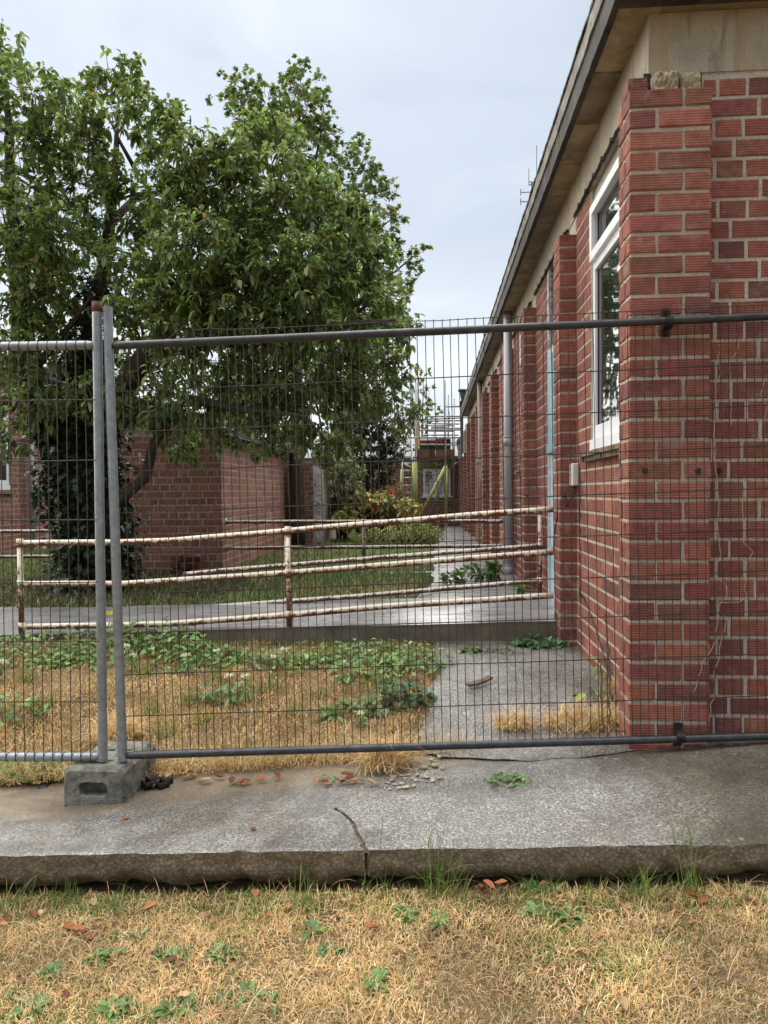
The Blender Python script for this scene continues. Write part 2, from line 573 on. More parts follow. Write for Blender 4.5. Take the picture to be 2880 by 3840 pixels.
def put(name, verts, faces, mat, parent=None, smooth=False, cols=None, mats=None, fmat=None):
    """link one mesh object; verts are world coordinates"""
    v = np.asarray(verts, dtype=np.float64).reshape(-1, 3)
    lo, hi = v.min(0), v.max(0)
    loc = V(((lo[0] + hi[0]) / 2, (lo[1] + hi[1]) / 2, lo[2]))
    me = bpy.data.meshes.new(name)
    me.from_pydata((v - np.array(loc)).tolist(), [], faces if isinstance(faces, list) else faces.tolist())
    if mats:
        for mm in mats:
            me.materials.append(mm)
        me.polygons.foreach_set('material_index', np.asarray(fmat, dtype=np.int32))
    else:
        me.materials.append(mat)
    if cols is not None:
        c = np.asarray(cols, dtype=np.float32)
        if c.ndim == 1:
            c = np.tile(c, (len(v), 1))
        if c.shape[1] == 3:
            c = np.concatenate([c, np.ones((len(c), 1), np.float32)], 1)
        a = me.color_attributes.new('col', 'FLOAT_COLOR', 'POINT')
        a.data.foreach_set('color', c.ravel())
    if smooth:
        me.polygons.foreach_set('use_smooth', np.ones(len(me.polygons), dtype=bool))
    me.update()
    o = bpy.data.objects.new(name, me)
    o.location = loc
    col.objects.link(o)
    WLOC[o] = loc
    if parent is not None:
        o.parent = parent
        o.matrix_parent_inverse = Matrix.Translation(-WLOC[parent])
    return o


class MB:
    def __init__(s):
        s.v, s.f, s.m, s.c = [], [], [], []

    def add(s, v, f, mi=0, c=None):
        n = len(s.v)
        s.v += [tuple(p) for p in v]
        s.f += [tuple(i + n for i in q) for q in f]
        s.m += [mi] * len(f)
        if c is not None:
            s.c += [tuple(c)] * len(v)
        return s

    def box(s, a, b, mi=0, c=None):
        x0, y0, z0 = a
        x1, y1, z1 = b
        v = [(x0, y0, z0), (x1, y0, z0), (x1, y1, z0), (x0, y1, z0), (x0, y0, z1), (x1, y0, z1), (x1, y1, z1), (x0, y1, z1)]
        return s.add(v, BOXF, mi, c)

    def tube(s, pts, r, n=8, mi=0, c=None, cap=True):
        v, f = tube(pts, r, n, cap)
        return s.add(v, f, mi, c)

    def build(s, name, mat, parent=None, smooth=False, mats=None):
        return put(name, s.v, s.f, mat, parent, smooth, s.c if s.c else None, mats, s.m if mats else None)


BOXF = [(0, 3, 2, 1), (4, 5, 6, 7), (0, 1, 5, 4), (1, 2, 6, 5), (2, 3, 7, 6), (3, 0, 4, 7)]


def tube(pts, r, n=8, cap=True):
    P = [V(p) for p in pts]
    rs = r if isinstance(r, (list, tuple)) else [r] * len(P)
    v, f = [], []
    up = None
    for i, p in enumerate(P):
        t = (P[min(i + 1, len(P) - 1)] - P[max(i - 1, 0)]).normalized()
        if up is None:
            up = t.orthogonal().normalized()
        else:
            up = (up - t * up.dot(t))
            up = up.normalized() if up.length > 1e-6 else t.orthogonal().normalized()
        w = t.cross(up)
        for k in range(n):
            a = 2 * math.pi * k / n
            v.append(p + (up * math.cos(a) + w * math.sin(a)) * rs[i])
    for i in range(len(P) - 1):
        for k in range(n):
            a, b = i * n + k, i * n + (k + 1) % n
            f.append((a, b, b + n, a + n))
    if cap:
        f.append(tuple(range(n - 1, -1, -1)))
        f.append(tuple(range((len(P) - 1) * n, len(P) * n)))
    return v, f


def box_obj(name, a, b, mat, parent=None):
    return MB().box(a, b).build(name, mat, parent)


def bevel_box(a, b, r):
    """box with chamfered edges (24 verts)"""
    x0, y0, z0 = a
    x1, y1, z1 = b
    v, f = [], []
    cx = ((x0, x1), (y0, y1), (z0, z1))
    idx = {}
    for sx in (0, 1):
        for sy in (0, 1):
            for sz in (0, 1):
                for ax in range(3):
                    p = [cx[0][sx], cx[1][sy], cx[2][sz]]
                    s3 = (sx, sy, sz)
                    for q in range(3):
                        if q != ax:
                            p[q] += r if s3[q] == 0 else -r
                    idx[(sx, sy, sz, ax)] = len(v)
                    v.append(tuple(p))
    for ax in range(3):
        o1, o2 = [q for q in range(3) if q != ax]
        for s in (0, 1):
            ring = []
            for (a1, a2) in ((0, 0), (1, 0), (1, 1), (0, 1)):
                t = [0, 0, 0]
                t[ax], t[o1], t[o2] = s, a1, a2
                ring.append(idx[(*t, ax)])
            f.append(tuple(ring))
    for ax in range(3):
        o1, o2 = [q for q in range(3) if q != ax]
        for a1 in (0, 1):
            for a2 in (0, 1):
                q = []
                for (s, face) in ((0, o1), (1, o1), (1, o2), (0, o2)):
                    t = [0, 0, 0]
                    t[ax], t[o1], t[o2] = s, a1, a2
                    q.append(idx[(*t, face)])
                f.append(tuple(q))
    for sx in (0, 1):
        for sy in (0, 1):
            for sz in (0, 1):
                f.append(tuple(idx[(sx, sy, sz, ax)] for ax in range(3)))
    return v, f


def fnoise(x, y, z=0.0):
    return mnoise.noise(V((x, y, z)))


# ------------------------------------------------------------------ ground heights
def lerp(a, b, t):
    return a + (b - a) * t


def cl01(t):
    return 0.0 if t < 0 else (1.0 if t > 1 else t)


Y_EDGE, Y_BACK = 2.335, 2.95


def z_front(x):
    return .115 + .043 * max(-3.0, min(3.0, x))


def z_back(x):
    return .133 + .087 * max(-2.2, min(2.4, x))


def z_slab(x, y):
    return lerp(z_front(x), z_back(x), cl01((y - Y_EDGE) / (Y_BACK - Y_EDGE)))


def gz(x, y):
    """turf height"""
    if y < Y_EDGE:
        return z_front(x) - .140 - .02 * cl01((Y_EDGE - y) / 2)
    if y < Y_BACK:
        return z_slab(x, y)
    if y < 4.78:
        return lerp(z_back(x), .285, cl01((y - Y_BACK) / 1.83))
    if y < 8.5:
        return lerp(.285, .36, (y - 4.78) / 3.72)
    if y < 15:
        return lerp(.36, .33, (y - 8.5) / 6.5)
    return lerp(.33, .15, cl01((y - 15) / 9))


def on_ground(px, py, f=gz):
    d = ray(px, py)
    t = 0.5
    for i in range(4000):
        p = V((0, 0, CAMZ)) + d * t
        if p.z <= f(p.x, p.y):
            break
        t += 0.01
    return p


# ground sheet
def ground_sheet():
    xs = np.concatenate([[-400, -120, -40, -16], np.arange(-9, 5.01, 0.2), [8, 16, 40, 120, 400]])
    ys = np.concatenate([[-200, -40, -8, -2], np.arange(0, 2.3, 0.15), [Y_EDGE - .005, Y_EDGE + .01], np.arange(2.45, 9, 0.15), np.arange(9.3, 26, 0.6), [30, 45, 90, 250, 700]])
    v, f = [], []
    for j, y in enumerate(ys):
        for i, x in enumerate(xs):
            z = gz(x, y)
            if y >= Y_EDGE and y < 3.06:
                z -= .16
            elif y < Y_EDGE:
                z += .012 * fnoise(x * 3, y * 3) - (.03 if y > 2.2 else 0)
            else:
                z += .015 * fnoise(x * 2, y * 2)
            if x > .1 and 3.0 < y < 20:
                z -= .10
            if 4.7 < y < 5.95 and -3.6 < x < 1:
                z -= .12
            v.append((x, y, z))
    nx = len(xs)
    for j in range(len(ys) - 1):
        for i in range(nx - 1):
            a = j * nx + i
            f.append((a, a + 1, a + nx + 1, a + nx))
    o = put('ground', v, f, M['ground'], smooth=True)
    tag(o, kind='structure')


ground_sheet()

# ------------------------------------------------------------------ front pavement: slabs with an open crack
CRK = [on_ground(*p, z_slab) for p in ((1373, 3213), (1371, 3188), (1352, 3150), (1333, 3112), (1322, 3085), (1312, 3070), (1280, 3046), (1253, 3032))]
Y_L = CRK[-1].y
CRK[0].y = Y_EDGE


def crack_x(y):
    for a, b in zip(CRK, CRK[1:]):
        if a.y <= y <= b.y:
            return lerp(a.x, b.x, (y - a.y) / max(1e-6, b.y - a.y))
    return CRK[-1].x if y > CRK[-1].y else CRK[0].x


def slab_grid(name, xl, xr, y0, y1f, nx, ny, parent, front=True, mat='slab', zf=z_slab, lift=0.0, sides='', drop=.03):
    """top sheet between xl(y) and xr(y), with a rough skirt along its front and, if asked, side skirts"""
    mb = MB()
    ys = [y0 + (1 if callable(y1f) else 0) * 0 + j / ny for j in range(ny + 1)]
    rows = []
    for j in range(ny + 1):
        row = []
        for i in range(nx + 1):
            t = i / nx
            yy1 = y1f
            y = lerp(y0, yy1, j / ny)
            x = lerp(xl(y), xr(y), t)
            z = zf(x, y) + lift + .0035 * fnoise(x * 5, y * 5, 2) + .002 * fnoise(x * 23, y * 23, 5)
            if front and j == 0:
                z -= .003 + .004 * abs(fnoise(x * 19, 1.3)) + (.02 * max(0, fnoise(x * 3.1, 7.7) - .35))
                y += .003 + .006 * abs(fnoise(x * 14, 4.1)) + .035 * max(0, fnoise(x * 3.1, 7.7) - .35) + .018 * max(0, fnoise(x * 11, 5.5) - .3)
            row.append((x, y, z))
        rows.append(row)
    v = [p for r in rows for p in r]
    f = [(j * (nx + 1) + i, j * (nx + 1) + i + 1, (j + 1) * (nx + 1) + i + 1, (j + 1) * (nx + 1) + i) for j in range(ny) for i in range(nx)]
    mb.add(v, f, 0)
    if front:
        nv = 7
        sk = []
        for q in range(nv + 1):
            for i in range(nx + 1):
                x, y, z = rows[0][i]
                d = q / nv
                H = .125 + .02 * fnoise(x * 4, 9.2) + .018 * fnoise(x * 17, 3.3)
                yy = y + .007 * fnoise(x * 18, d * 3.2, 1) * min(1, d * 4) + .014 * fnoise(x * 55, d * 9, 4) * min(1, d * 4) + .045 * max(0, d - .62) / .38 * (1 + fnoise(x * 6, 2))
                sk.append((x, yy, z - H * d))
        ff = [(q * (nx + 1) + i, (q + 1) * (nx + 1) + i, (q + 1) * (nx + 1) + i + 1, q * (nx + 1) + i + 1) for q in range(nv) for i in range(nx)]
        mb.add(sk, ff, 1)
    for s in sides:
        if s in 'lr':
            line = [r[0 if s == 'l' else -1] for r in rows]
        else:
            line = rows[-1] if s == 'b' else rows[0]
        n = len(line)
        vv = [p for p in line] + [(p[0], p[1], p[2] - .09) for p in line]
        ff = [(i, i + 1, n + i + 1, n + i) for i in range(n - 1)]
        mb.add(vv, ff, 1)
    return put(name, mb.v, mb.f, None, parent, True, None, [M[mat], M['slab_edge']], mb.m)


pav = thing('pavement', None, None, (0, 2.6, .05), kind='structure')
jag = lambda y: .006 * fnoise(y * 40, 3.0) + .004 * fnoise(y * 110, 8.0)
slab_grid('slab', lambda y: -4.2, lambda y: crack_x(y) - .008 + jag(y), Y_EDGE, Y_L - .004, 190, 26, pav, True, sides='r')
slab_grid('slab', lambda y: crack_x(min(y, Y_L)) + (.008 if y < Y_L else .0) + jag(y), lambda y: 3.4, Y_EDGE, 3.13, 170, 34, pav, True, sides='l')
slab_grid('slab', lambda y: -4.2, lambda y: CRK[-1].x + .008, Y_L - .007, 3.10, 120, 12, pav, False, lift=.0006)

# soil caught in the crack
mb = MB()
n = 40
for i in range(n + 1):
    yv = lerp(Y_EDGE + .01, Y_L + .01, i / n)
    xv = crack_x(yv)
    zz = z_slab(xv, yv) - .013 + .006 * fnoise(yv * 60, 2)
    mb.v += [(xv - .03, yv, zz - .004), (xv, yv, zz + .004 * fnoise(yv * 90, 7)), (xv + .03, yv, zz - .004)]
for i in range(n):
    a = i * 3
    mb.f += [(a, a + 1, a + 4, a + 3), (a + 1, a + 2, a + 5, a + 4)]
put('crack_soil', mb.v, mb.f, M['slab_edge'], pav, True)

# ------------------------------------------------------------------ brickwork
C = .0845
JO = .0140
ZB = 2.955 - 34 * C
PAL = [((.320, .118, .086), 5), ((.288, .103, .078), 5), ((.245, .094, .076), 3), ((.19, .084, .070), .9), ((.34, .130, .078), .8), ((.26, .110, .075), 1.2), ((.355, .136, .098), 2.4)]
PW = [w for _, w in PAL]
TINT = [1.0, 1.0, 1.0]


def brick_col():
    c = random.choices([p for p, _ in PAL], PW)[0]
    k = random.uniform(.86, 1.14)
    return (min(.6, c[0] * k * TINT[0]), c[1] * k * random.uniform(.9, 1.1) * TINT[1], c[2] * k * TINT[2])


def jit(s=.0012):
    return random.uniform(-s, s)


def plate(O, u, n, u0, u1, z0, z1, proud=.0035, ch=.003, deep=.014):
    """one brick showing a single face of a flat wall"""
    O, u, n = V(O), V(u), V(n)
    pts = []
    for (d, ins) in ((-deep, 0.0), (proud - ch * .8, 0.0), (proud, ch)):
        for (a, z, sa, sz) in ((u0, z0, 1, 1), (u1, z0, -1, 1), (u1, z1, -1, -1), (u0, z1, 1, -1)):
            p = O + u * (a + sa * ins + jit()) + n * (d + jit(.0008))
            p.z = z + sz * ins + jit()
            pts.append(p)
    f = [(8, 9, 10, 11)]
    for r in (0, 4):
        for i in range(4):
            j = (i + 1) % 4
            f.append((r + i, r + j, r + 4 + j, r + 4 + i))
    return pts, f


def lump(a, b):
    v, f = bevel_box(a, b, .004)
    return [V((p[0] + jit(.0022), p[1] + jit(.0022), p[2] + jit(.0022))) for p in v], f


def lay_flat(O, u, n, ulen, z0, z1, openings=(), bond=('S', 'S2', 'H'), dz=0.0):
    """bricks of a flat wall: O start, u along, n outward"""
    out = []
    i0 = int(math.floor((z0 - ZB) / C))
    i1 = int(math.ceil((z1 - ZB) / C))
    for i in range(i0, i1):
        za, zb = ZB + i * C + dz, ZB + (i + 1) * C - JO + dz
        za, zb = max(za, z0), min(zb, z1)
        if zb - za < .02:
            continue
        kind = bond[i % len(bond)]
        L, off = {'S': (.222, 0), 'S2': (.222, .1165), 'H': (.105, .058), 'F': (.222, .175)}[kind]
        a = -off + random.uniform(-.012, .012)
        k = 0
        while a < ulen:
            ln = L if kind != 'F' else (.222, .105)[k % 2]
            k += 1
            b = a + ln
            segs = [(max(a, 0), min(b, ulen))]
            for (p, q, r, s) in openings:
                if zb > r + .01 and za < s - .01:
                    ns = []
                    for (x, y) in segs:
                        if y <= p or x >= q:
                            ns.append((x, y))
                        else:
                            if x < p:
                                ns.append((x, p - .003))
                            if y > q:
                                ns.append((q + .003, y))
                    segs = ns
            for (x, y) in segs:
                if y - x > .028:
                    out.append(plate(O, u, n, x, y, za, zb))
            a = b + JO + random.uniform(-.002, .003)
    return out


def emit_bricks(bricks, parent, limit, facing=1.0):
    """the bricks that show largest become objects, the rest one joined part"""
    sc = []
    for i, (v, f) in enumerate(bricks):
        c = sum((V(p) for p in v), V()) / len(v)
        q = project(c)
        if q is None or not (-60 < q[0] < 2940 and -60 < q[1] < 3900):
            sc.append((0, i))
            continue
        pr = [project(p) for p in v]
        if any(p is None for p in pr):
            sc.append((0, i))
            continue
        w = max(p[0] for p in pr) - min(p[0] for p in pr)
        h = max(p[1] for p in pr) - min(p[1] for p in pr)
        sc.append((w * h, i))
    sc.sort(reverse=True)
    rest = MB()
    for r, (s, i) in enumerate(sc):
        v, f = bricks[i]
        c = brick_col()
        if r < limit and s > 40:
            put('brick', [tuple(p) for p in v], f, M['brick'], parent, cols=c)
        else:
            rest.add(v, f, 0, c)
    if rest.v:
        o = rest.build('brickwork', M['brick'], parent)
        o['kind'] = 'stuff'


# ------------------------------------------------------------------ main brick building (right)
XP = .813          # outer face of the piers
XI = .918          # outer face of the panels between them
YF = 3.017         # front face of the corner pier
YW = 3.117         # front wall
Y_END = 19.1       # end of the tall roof
Y_FAR = 24.0
Z_BR, Z_SOF = 3.055, 3.308
PIERS = [4.653 + 1.8 * k for k in range(11)]
main = thing('brick_building', 'long red brick building with piers, wide soffit and flat roof', 'building', (1.0, 3.1, .15))
WIN0, WIN1, WTOP = 1.60, 2.945, 3.055
openings = []       # along Y from 3.187
wins = [(3.30, 4.238)] + [(PIERS[k] + .45 + .0, PIERS[k] + 1.12) for k in range(1, 8)]
door = (5.02, 5.77)
Y0I = 3.187

wall = MB()
ops = [(a, b, 1.53, WTOP) for a, b in wins] + [(door[0], door[1], .30, WTOP)]
ops.sort()
core0 = XI + .006
# core of the side panels, split round the openings
y = 3.15
for (a, b, r, s) in ops:
    wall.box((core0, y, -.1), (1.25, a, Z_BR))
    wall.box((core0, a, -.1), (1.25, b, r))
    wall.box((core0 + .02, a, 2.9455), (1.25, b, Z_BR - .002))
    y = b
wall.box((core0, y, -.1), (1.25, Y_END, Z_BR))
wall.box((core0, Y_END, -.1), (1.25, Y_FAR, 2.38))
wall.box((XP + .006, YF + .006, .0), (1.142 - .006, 3.187 - .006, 2.94))        # corner pier
wall.box((1.14, YW + .006, -.1), (4.2, 3.5, Z_BR))                                # front wall
for k, py in enumerate(PIERS):
    wall.box((XP + .006, py + .006, -.05), (XI + .02, py + .216, 2.94 if py < Y_END else 2.35))
wallo = wall.build('wall', M['mortar'], main)

bricks = []
for i in range(int((0.0 - ZB) / C) - 1, 34):                      # corner pier
    z0, z1 = ZB + i * C, ZB + (i + 1) * C - JO
    if z0 < .02:
        continue
    if i % 2:
        bricks.append(lump((XP, YF, z0), (XP + .213, YF + .105, z1)))
        bricks.append(lump((XP + .2245, YF, z0), (1.142, YF + .12, z1)))
        bricks.append(lump((XP, YF + .1165, z0), (XP + .12, 3.187, z1)))
    else:
        bricks.append(lump((XP, YF, z0), (XP + .105, YF + .06, z1)))
        bricks.append(lump((XP + .1165, YF, z0), (1.142, YF + .105, z1)))
        bricks.append(lump((XP, YF + .0715, z0), (XP + .12, 3.187, z1)))
# front wall to the right of the pier
bricks += lay_flat((1.147, YW + .006, 0), (1, 0, 0), (0, -1, 0), 2.9, .0, Z_BR - .004, (), ('F', 'S', 'H', 'S2'), 0)
# side panels between the piers
edges = [3.187] + [p for q in PIERS for p in (q, q + .222)] + [Y_FAR]
for a, b in zip(edges[0::2], edges[1::2]):
    top = Z_BR - .004 if a < Y_END - .3 else 2.36
    opl = [(b - q, b - p, r, s) for (p, q, r, s) in ops if p < b and q > a]
    bricks += lay_flat((XI + .006, b, 0), (0, -1, 0), (-1, 0, 0), b - a, .05, top, opl, ('S', 'H', 'S2', 'S', 'H'))
for py in PIERS:
    for i in range(0, 34):
        z0, z1 = ZB + i * C, ZB + (i + 1) * C - JO
        if z0 < .1 or (py > Y_END - .3 and z1 > 2.36):
            continue
        if i % 2:
            bricks.append(lump((XP, py, z0), (XI + .01, py + .222, z1)))
        else:
            bricks.append(lump((XP, py, z0), (XI + .01, py + .105, z1)))
            bricks.append(lump((XP, py + .1165, z0), (XI + .01, py + .222, z1)))
emit_bricks(bricks, wallo, 300)

# brick course and rubble over the corner pier
mb = MB()
v, f = lump((XP + .004, YF + .035, 2.948), (XP + .085, YF + .16, 3.010))
put('brick', v, f, M['brick'], wallo, cols=(.20, .075, .06))


def rubble_piece(a, b, seed, parent, mat):
    mb = MB()
    n = 7
    x0, y0, z0 = a
    x1, y1, z1 = b
    vv = []
    for j in range(n):
        for i in range(n * 2):
            x = lerp(x0, x1, i / (n * 2 - 1))
            z = lerp(z0, z1, j / (n - 1))
            d = .018 * fnoise(x * 40 + seed, z * 40) + .012 * fnoise(x * 90, z * 90 + seed)
            e = min(i, n * 2 - 1 - i, j, n - 1 - j)
            vv.append((x + .004 * fnoise(z * 60, seed), y0 + d + (.02 if e == 0 else 0), z))
    ff = [(j * n * 2 + i, j * n * 2 + i + 1, (j + 1) * n * 2 + i + 1, (j + 1) * n * 2 + i) for j in range(n - 1) for i in range(n * 2 - 1)]
    mb.add(vv, ff)
    mb.box((x0 + .006, y0 + .025, z0), (x1 - .006, y1, z1))
    return mb.build('rubble', mat, parent)


rubble_piece((.925, YF + .055, 2.948), (1.035, YW + .1, 3.052), 3, wallo, M['rubble'])
rubble_piece((1.040, YF + .07, 2.952), (1.128, YW + .1, 3.052), 9, wallo, M['rubble'])

# concrete ring beam
beam = box_obj('concrete_beam', (XI, YW, Z_BR), (4.2, Y_END, Z_SOF), M['beam'], main)
# lead strip with clips on the underside of the beam
for k in range(0, 8):
    a = 3.20 if k == 0 else PIERS[k - 1] + .24
    b = PIERS[k] - .01
    mb = MB()
    n = max(3, int((b - a) / .055))
    mb.tube([(XI - .010 - .004 * (i % 2), lerp(a, b, i / n), Z_BR + .010 * fnoise(lerp(a, b, i / n) * 9, 4) - .004) for i in range(n + 1)], .010, 6)
    for q in range(int((b - a) / .20) + 1):
        yy = a + .08 + q * .20
        if yy < b:
            mb.box((XI - .024, yy - .009, Z_BR - .012), (XI - .001, yy + .009, Z_BR + .014))
    mb.build('flashing', M['black_iron'], main, True)
mb = MB()
mb.box((.893, YF + .08, 3.005), (.921, YW - .012, 3.05))
mb.tube([(.90, YF + .10, 2.95), (.912, YF + .085, 2.99), (.905, YF + .09, 3.04)], .012, 6)
mb.build('flashing', M['black_iron'], main)

# soffit boards, fascia, felt upstand, ragged felt edge, roof
OV = .136
y = 3.062
k = 0
while y < Y_END:
    b = min(y + .476, Y_END)
    v, f = bevel_box((XI - OV, y, Z_SOF + .002 + .004 * fnoise(y * 3, 1)), (XI + .05, b - .010, Z_SOF + .02), .003)
    put('soffit_board', v, f, M['soffit'], main)
    y = b
x = XI + .052
while x < 4.1:
    b = min(x + .6, 4.1)
    v, f = bevel_box((x, 3.062, Z_SOF + .003), (b - .006, YW + .05, Z_SOF + .02), .003)
    put('soffit_board', v, f, M['soffit'], main)
    x = b
XFo = XI - OV - .032


def strip(xo, xi, z0, z1, yn, seed, amp, name, mat, step=.06):
    """edge strip along the eaves with an uneven outer face and top"""
    ys = np.arange(yn, Y_END + step, step)
    vv = []
    for yv in ys:
        d = amp * fnoise(yv * 4, seed) + amp * .6 * fnoise(yv * 13, seed)
        e = amp * fnoise(yv * 5, seed + 3) + amp * .8 * fnoise(yv * 17, seed + 3)
        vv += [(xo + d, yv, z0 + e * .4), (xo + d * .6, yv, z1 + e), (xi, yv, z1 + e * .3), (xi, yv, z0)]
    n = len(ys)
    ff = []
    for i in range(n - 1):
        for q in range(4):
            a, b = i * 4 + q, i * 4 + (q + 1) % 4
            ff.append((a, a + 4, b + 4, b))
    ff += [(0, 1, 2, 3), ((n - 1) * 4 + 3, (n - 1) * 4 + 2, (n - 1) * 4 + 1, (n - 1) * 4)]
    return put(name, vv, ff, mat, main)


strip(XFo, XI - OV - .001, Z_SOF - .012, Z_SOF + .105, 3.00, 1, .004, 'fascia', M['fascia'])
strip(XFo - .010, XFo + .03, Z_SOF + .106, Z_SOF + .195, 2.985, 2, .006, 'felt_upstand', M['upstand'])
strip(XFo - .018, XFo + .06, Z_SOF + .197, Z_SOF + .214, 2.98, 3, .012, 'felt_edge', M['fascia'], .05)
box_obj('fascia', (XFo + .003, 3.002, Z_SOF - .010), (4.1, 3.060, Z_SOF + .16), M['fascia'], main)
box_obj('roof', (XFo + .045, 3.062, Z_SOF + .025), (4.1, Y_END, Z_SOF + .16), M['roof'], main)


def window(parent, X, y0, y1, z0, z1, nx=-1, transom=2.61, parts=True):
    """plastic window in a wall that faces -X (nx=-1) or +X"""
    s = nx
    fr = MB()
    t, dp = .055, .07
    xa, xb = X - s * .010, X - s * (.010 + dp)
    lo, hi = min(xa, xb), max(xa, xb)
    fr.box((lo, y0, z0), (hi, y0 + t, z1))
    fr.box((lo, y1 - t, z0), (hi, y1, z1))
    fr.box((lo, y0 + t, z0), (hi, y1 - t, z0 + .075))
    fr.box((lo, y0 + t, z1 - t), (hi, y1 - t, z1))
    fr.box((lo, y0 + t, transom - .04), (hi, y1 - t, transom + .04))
    # bead and opening sash stand a little proud
    e = X + s * .012
    a, b = min(e, xa), max(e, xa)
    for (za, zb) in ((transom + .012, z1 - .012),):
        fr.box((a, y0 + .012, za), (b, y0 + .06, zb))
        fr.box((a, y1 - .06, za), (b, y1 - .012, zb))
        fr.box((a, y0 + .06, za), (b, y1 - .06, za + .05))
        fr.box((a, y0 + .06, zb - .05), (b, y1 - .06, zb))
    w = fr.build('window', M['upvc'], parent)
    gx = X - s * .028
    for (za, zb) in ((z0 + .07, transom - .035), (transom + .035, z1 - .05)):
        box_obj('pane', (min(gx, gx - s * .008), y0 + t - .005, za), (max(gx, gx - s * .008), y1 - t + .005, zb), M['glass'], w)
        ga, gb = sorted((gx, gx + s * .004))
        for yy in (y0 + t, y1 - t - .008):
            box_obj('gasket', (ga, yy, za + .004), (gb, yy + .008, zb - .004), M['black_pipe'], w)
    so = X + s * .010
    box_obj('sub_sill', (min(so, X - s * .06), y0 - .0, z0 - .078), (max(so, X - s * .06), y1, z0 - .004), M['upvc'], w)
    return w


for i, (a, b) in enumerate(wins):
    w = window(main, XI + .006, a, b, WIN0, WIN1)
    mb = MB()
    yy = a - .09
    while yy < b + .13:                                          # sill of thin clay tiles, edges broken
        ln = min(.155, b + .13 - yy)
        o_ = .040 + .012 * random.random()
        mb.box((XI - o_, yy, 1.502), (XI + .09, yy + ln - .004, 1.526))
        mb.box((XI - o_ + .010 + .01 * random.random(), yy + .003, 1.474), (XI + .09, yy + ln - .007, 1.500))
        yy += ln
    mb.build('sill', M['tile'], w)

# door bay: frame in flaking pale blue, blue board panel, white transom light
dr = box_obj('door', (XI + .012, door[0] + .06, .33), (XI + .05, door[1] - .045, 1.60), M['pale_blue'], main)
box_obj('jamb', (XI - .003, door[1] - .045, .33), (XI + .06, door[1], 1.60), M['pale_blue'], dr)
box_obj('jamb', (XI - .003, door[0], .33), (XI + .06, door[0] + .06, 1.60), M['pale_blue'], dr)
mb = MB()
mb.box((XI - .012, door[0], 1.602), (XI + .06, door[1], 1.66))
for q in range(6):
    yy = lerp(door[0], door[1], q / 6)
    mb.box((XI - .008 + .004 * (q % 2), yy + .002, 1.66), (XI + .05, yy + (door[1] - door[0]) / 6 - .003, 2.36))
mb.build('board_panel', M['blue'], dr)
mb = MB()
mb.box((XI - .002, door[1] - .05, 2.362), (XI + .06, door[1], WTOP))
mb.box((XI - .002, door[0], 2.362), (XI + .06, door[0] + .05, WTOP))
mb.box((XI - .002, door[0] + .05, 2.362), (XI + .06, door[1] - .05, 2.42))
mb.build('transom_frame', M['white_wood'], dr)
box_obj('pane', (XI + .02, door[0] + .05, 2.42), (XI + .03, door[1] - .05, WTOP), M['glass'], dr)
mb = MB()
mb.tube([(XI - .03, door[1] - .10, .86), (XI - .10, door[1] - .10, .86)], .014, 8)
mb.build('handle', M['black_pipe'], dr)


def downpipe(X, Yv, z0, z1, r, mat, parent, collars=(), shoe=True):
    mb = MB()
    mb.tube([(X, Yv, z0), (X, Yv, z1)], r, 16)
    for z in collars:
        mb.tube([(X, Yv, z - .045), (X, Yv, z + .045)], r * 1.13, 16)
        mb.tube([(X, Yv, z + .045), (X, Yv, z + .058)], r * 1.2, 16)
    p = mb.build('downpipe', mat, parent, True)
    cl = MB()
    for z in collars:
        cl.box((X - r * 1.3, Yv - .014, z - .10), (XI + .01, Yv + .014, z - .065))
    if cl.v:
        cl.build('bracket', mat, p)
    return p


downpipe(.845, 8.08, gz(.8, 8.1) - .02, 3.34, .048, M['grey_pipe'], main, (.42, 1.86))
downpipe(.845, 13.0, gz(.8, 13) - .02, 3.34, .050, M['pink_pipe'], main, (1.85,))
downpipe(.865, 15.6, gz(.8, 15) - .02, 2.75, .030, M['black_pipe'], main, (1.5,))
p = MB().tube([(.865, 15.6, 2.74), (.865, 15.62, 2.85), (.91, 15.62, 2.92)], .028, 10).build('vent_elbow', M['black_pipe'], main, True)

# junction box, cables and clips on the wall
box = put('junction_box', *bevel_box((XI - .045, 4.535, 1.335), (XI - .001, 4.635, 1.475), .004), M['cream_plastic'], main)
cab = MB()
cab.tube([(XI - .02, 4.60, 1.335), (XI - .03, 4.61, 1.26), (XP - .008, 4.72, 1.12), (XP - .01, 4.78, 1.03), (XP - .008, 4.83, .98), (XP - .006, 4.86, .90)], .004, 5)
cab.build('cable', M['black_pipe'], main, True)
cab = MB()
cab.tube([(XI - .004 - .006 * (i % 2), 4.50 - .006 * fnoise(i * .9, 3), lerp(1.36, .62, i / 14)) for i in range(15)], .0035, 5)
cab.tube([(XI - .004, lerp(4.50, 3.75, i / 8), .66 - .35 * (i / 8) ** 1.5 - .02 * fnoise(i, 2)) for i in range(9)], .003, 5)
cab.build('cable', M['black_pipe'], main, True)
cab = MB()
cab.tube([(XI - .004, 6.40, 1.36), (XI - .02, 6.2, 1.30), (XI - .01, 6.0, 1.05), (XI - .006, 5.9, .75)], .004, 5)
cab.build('cable', M['black_pipe'], main, True)
cab = MB()
cab.tube([(XP - .006 - .004 * fnoise(i * .8, 6), PIERS[0] + .05 + .006 * fnoise(i * .7, 1), lerp(2.1, 1.1, i / 12)) for i in range(13)], .003, 5)
cab.build('cable', M['black_pipe'], main, True)


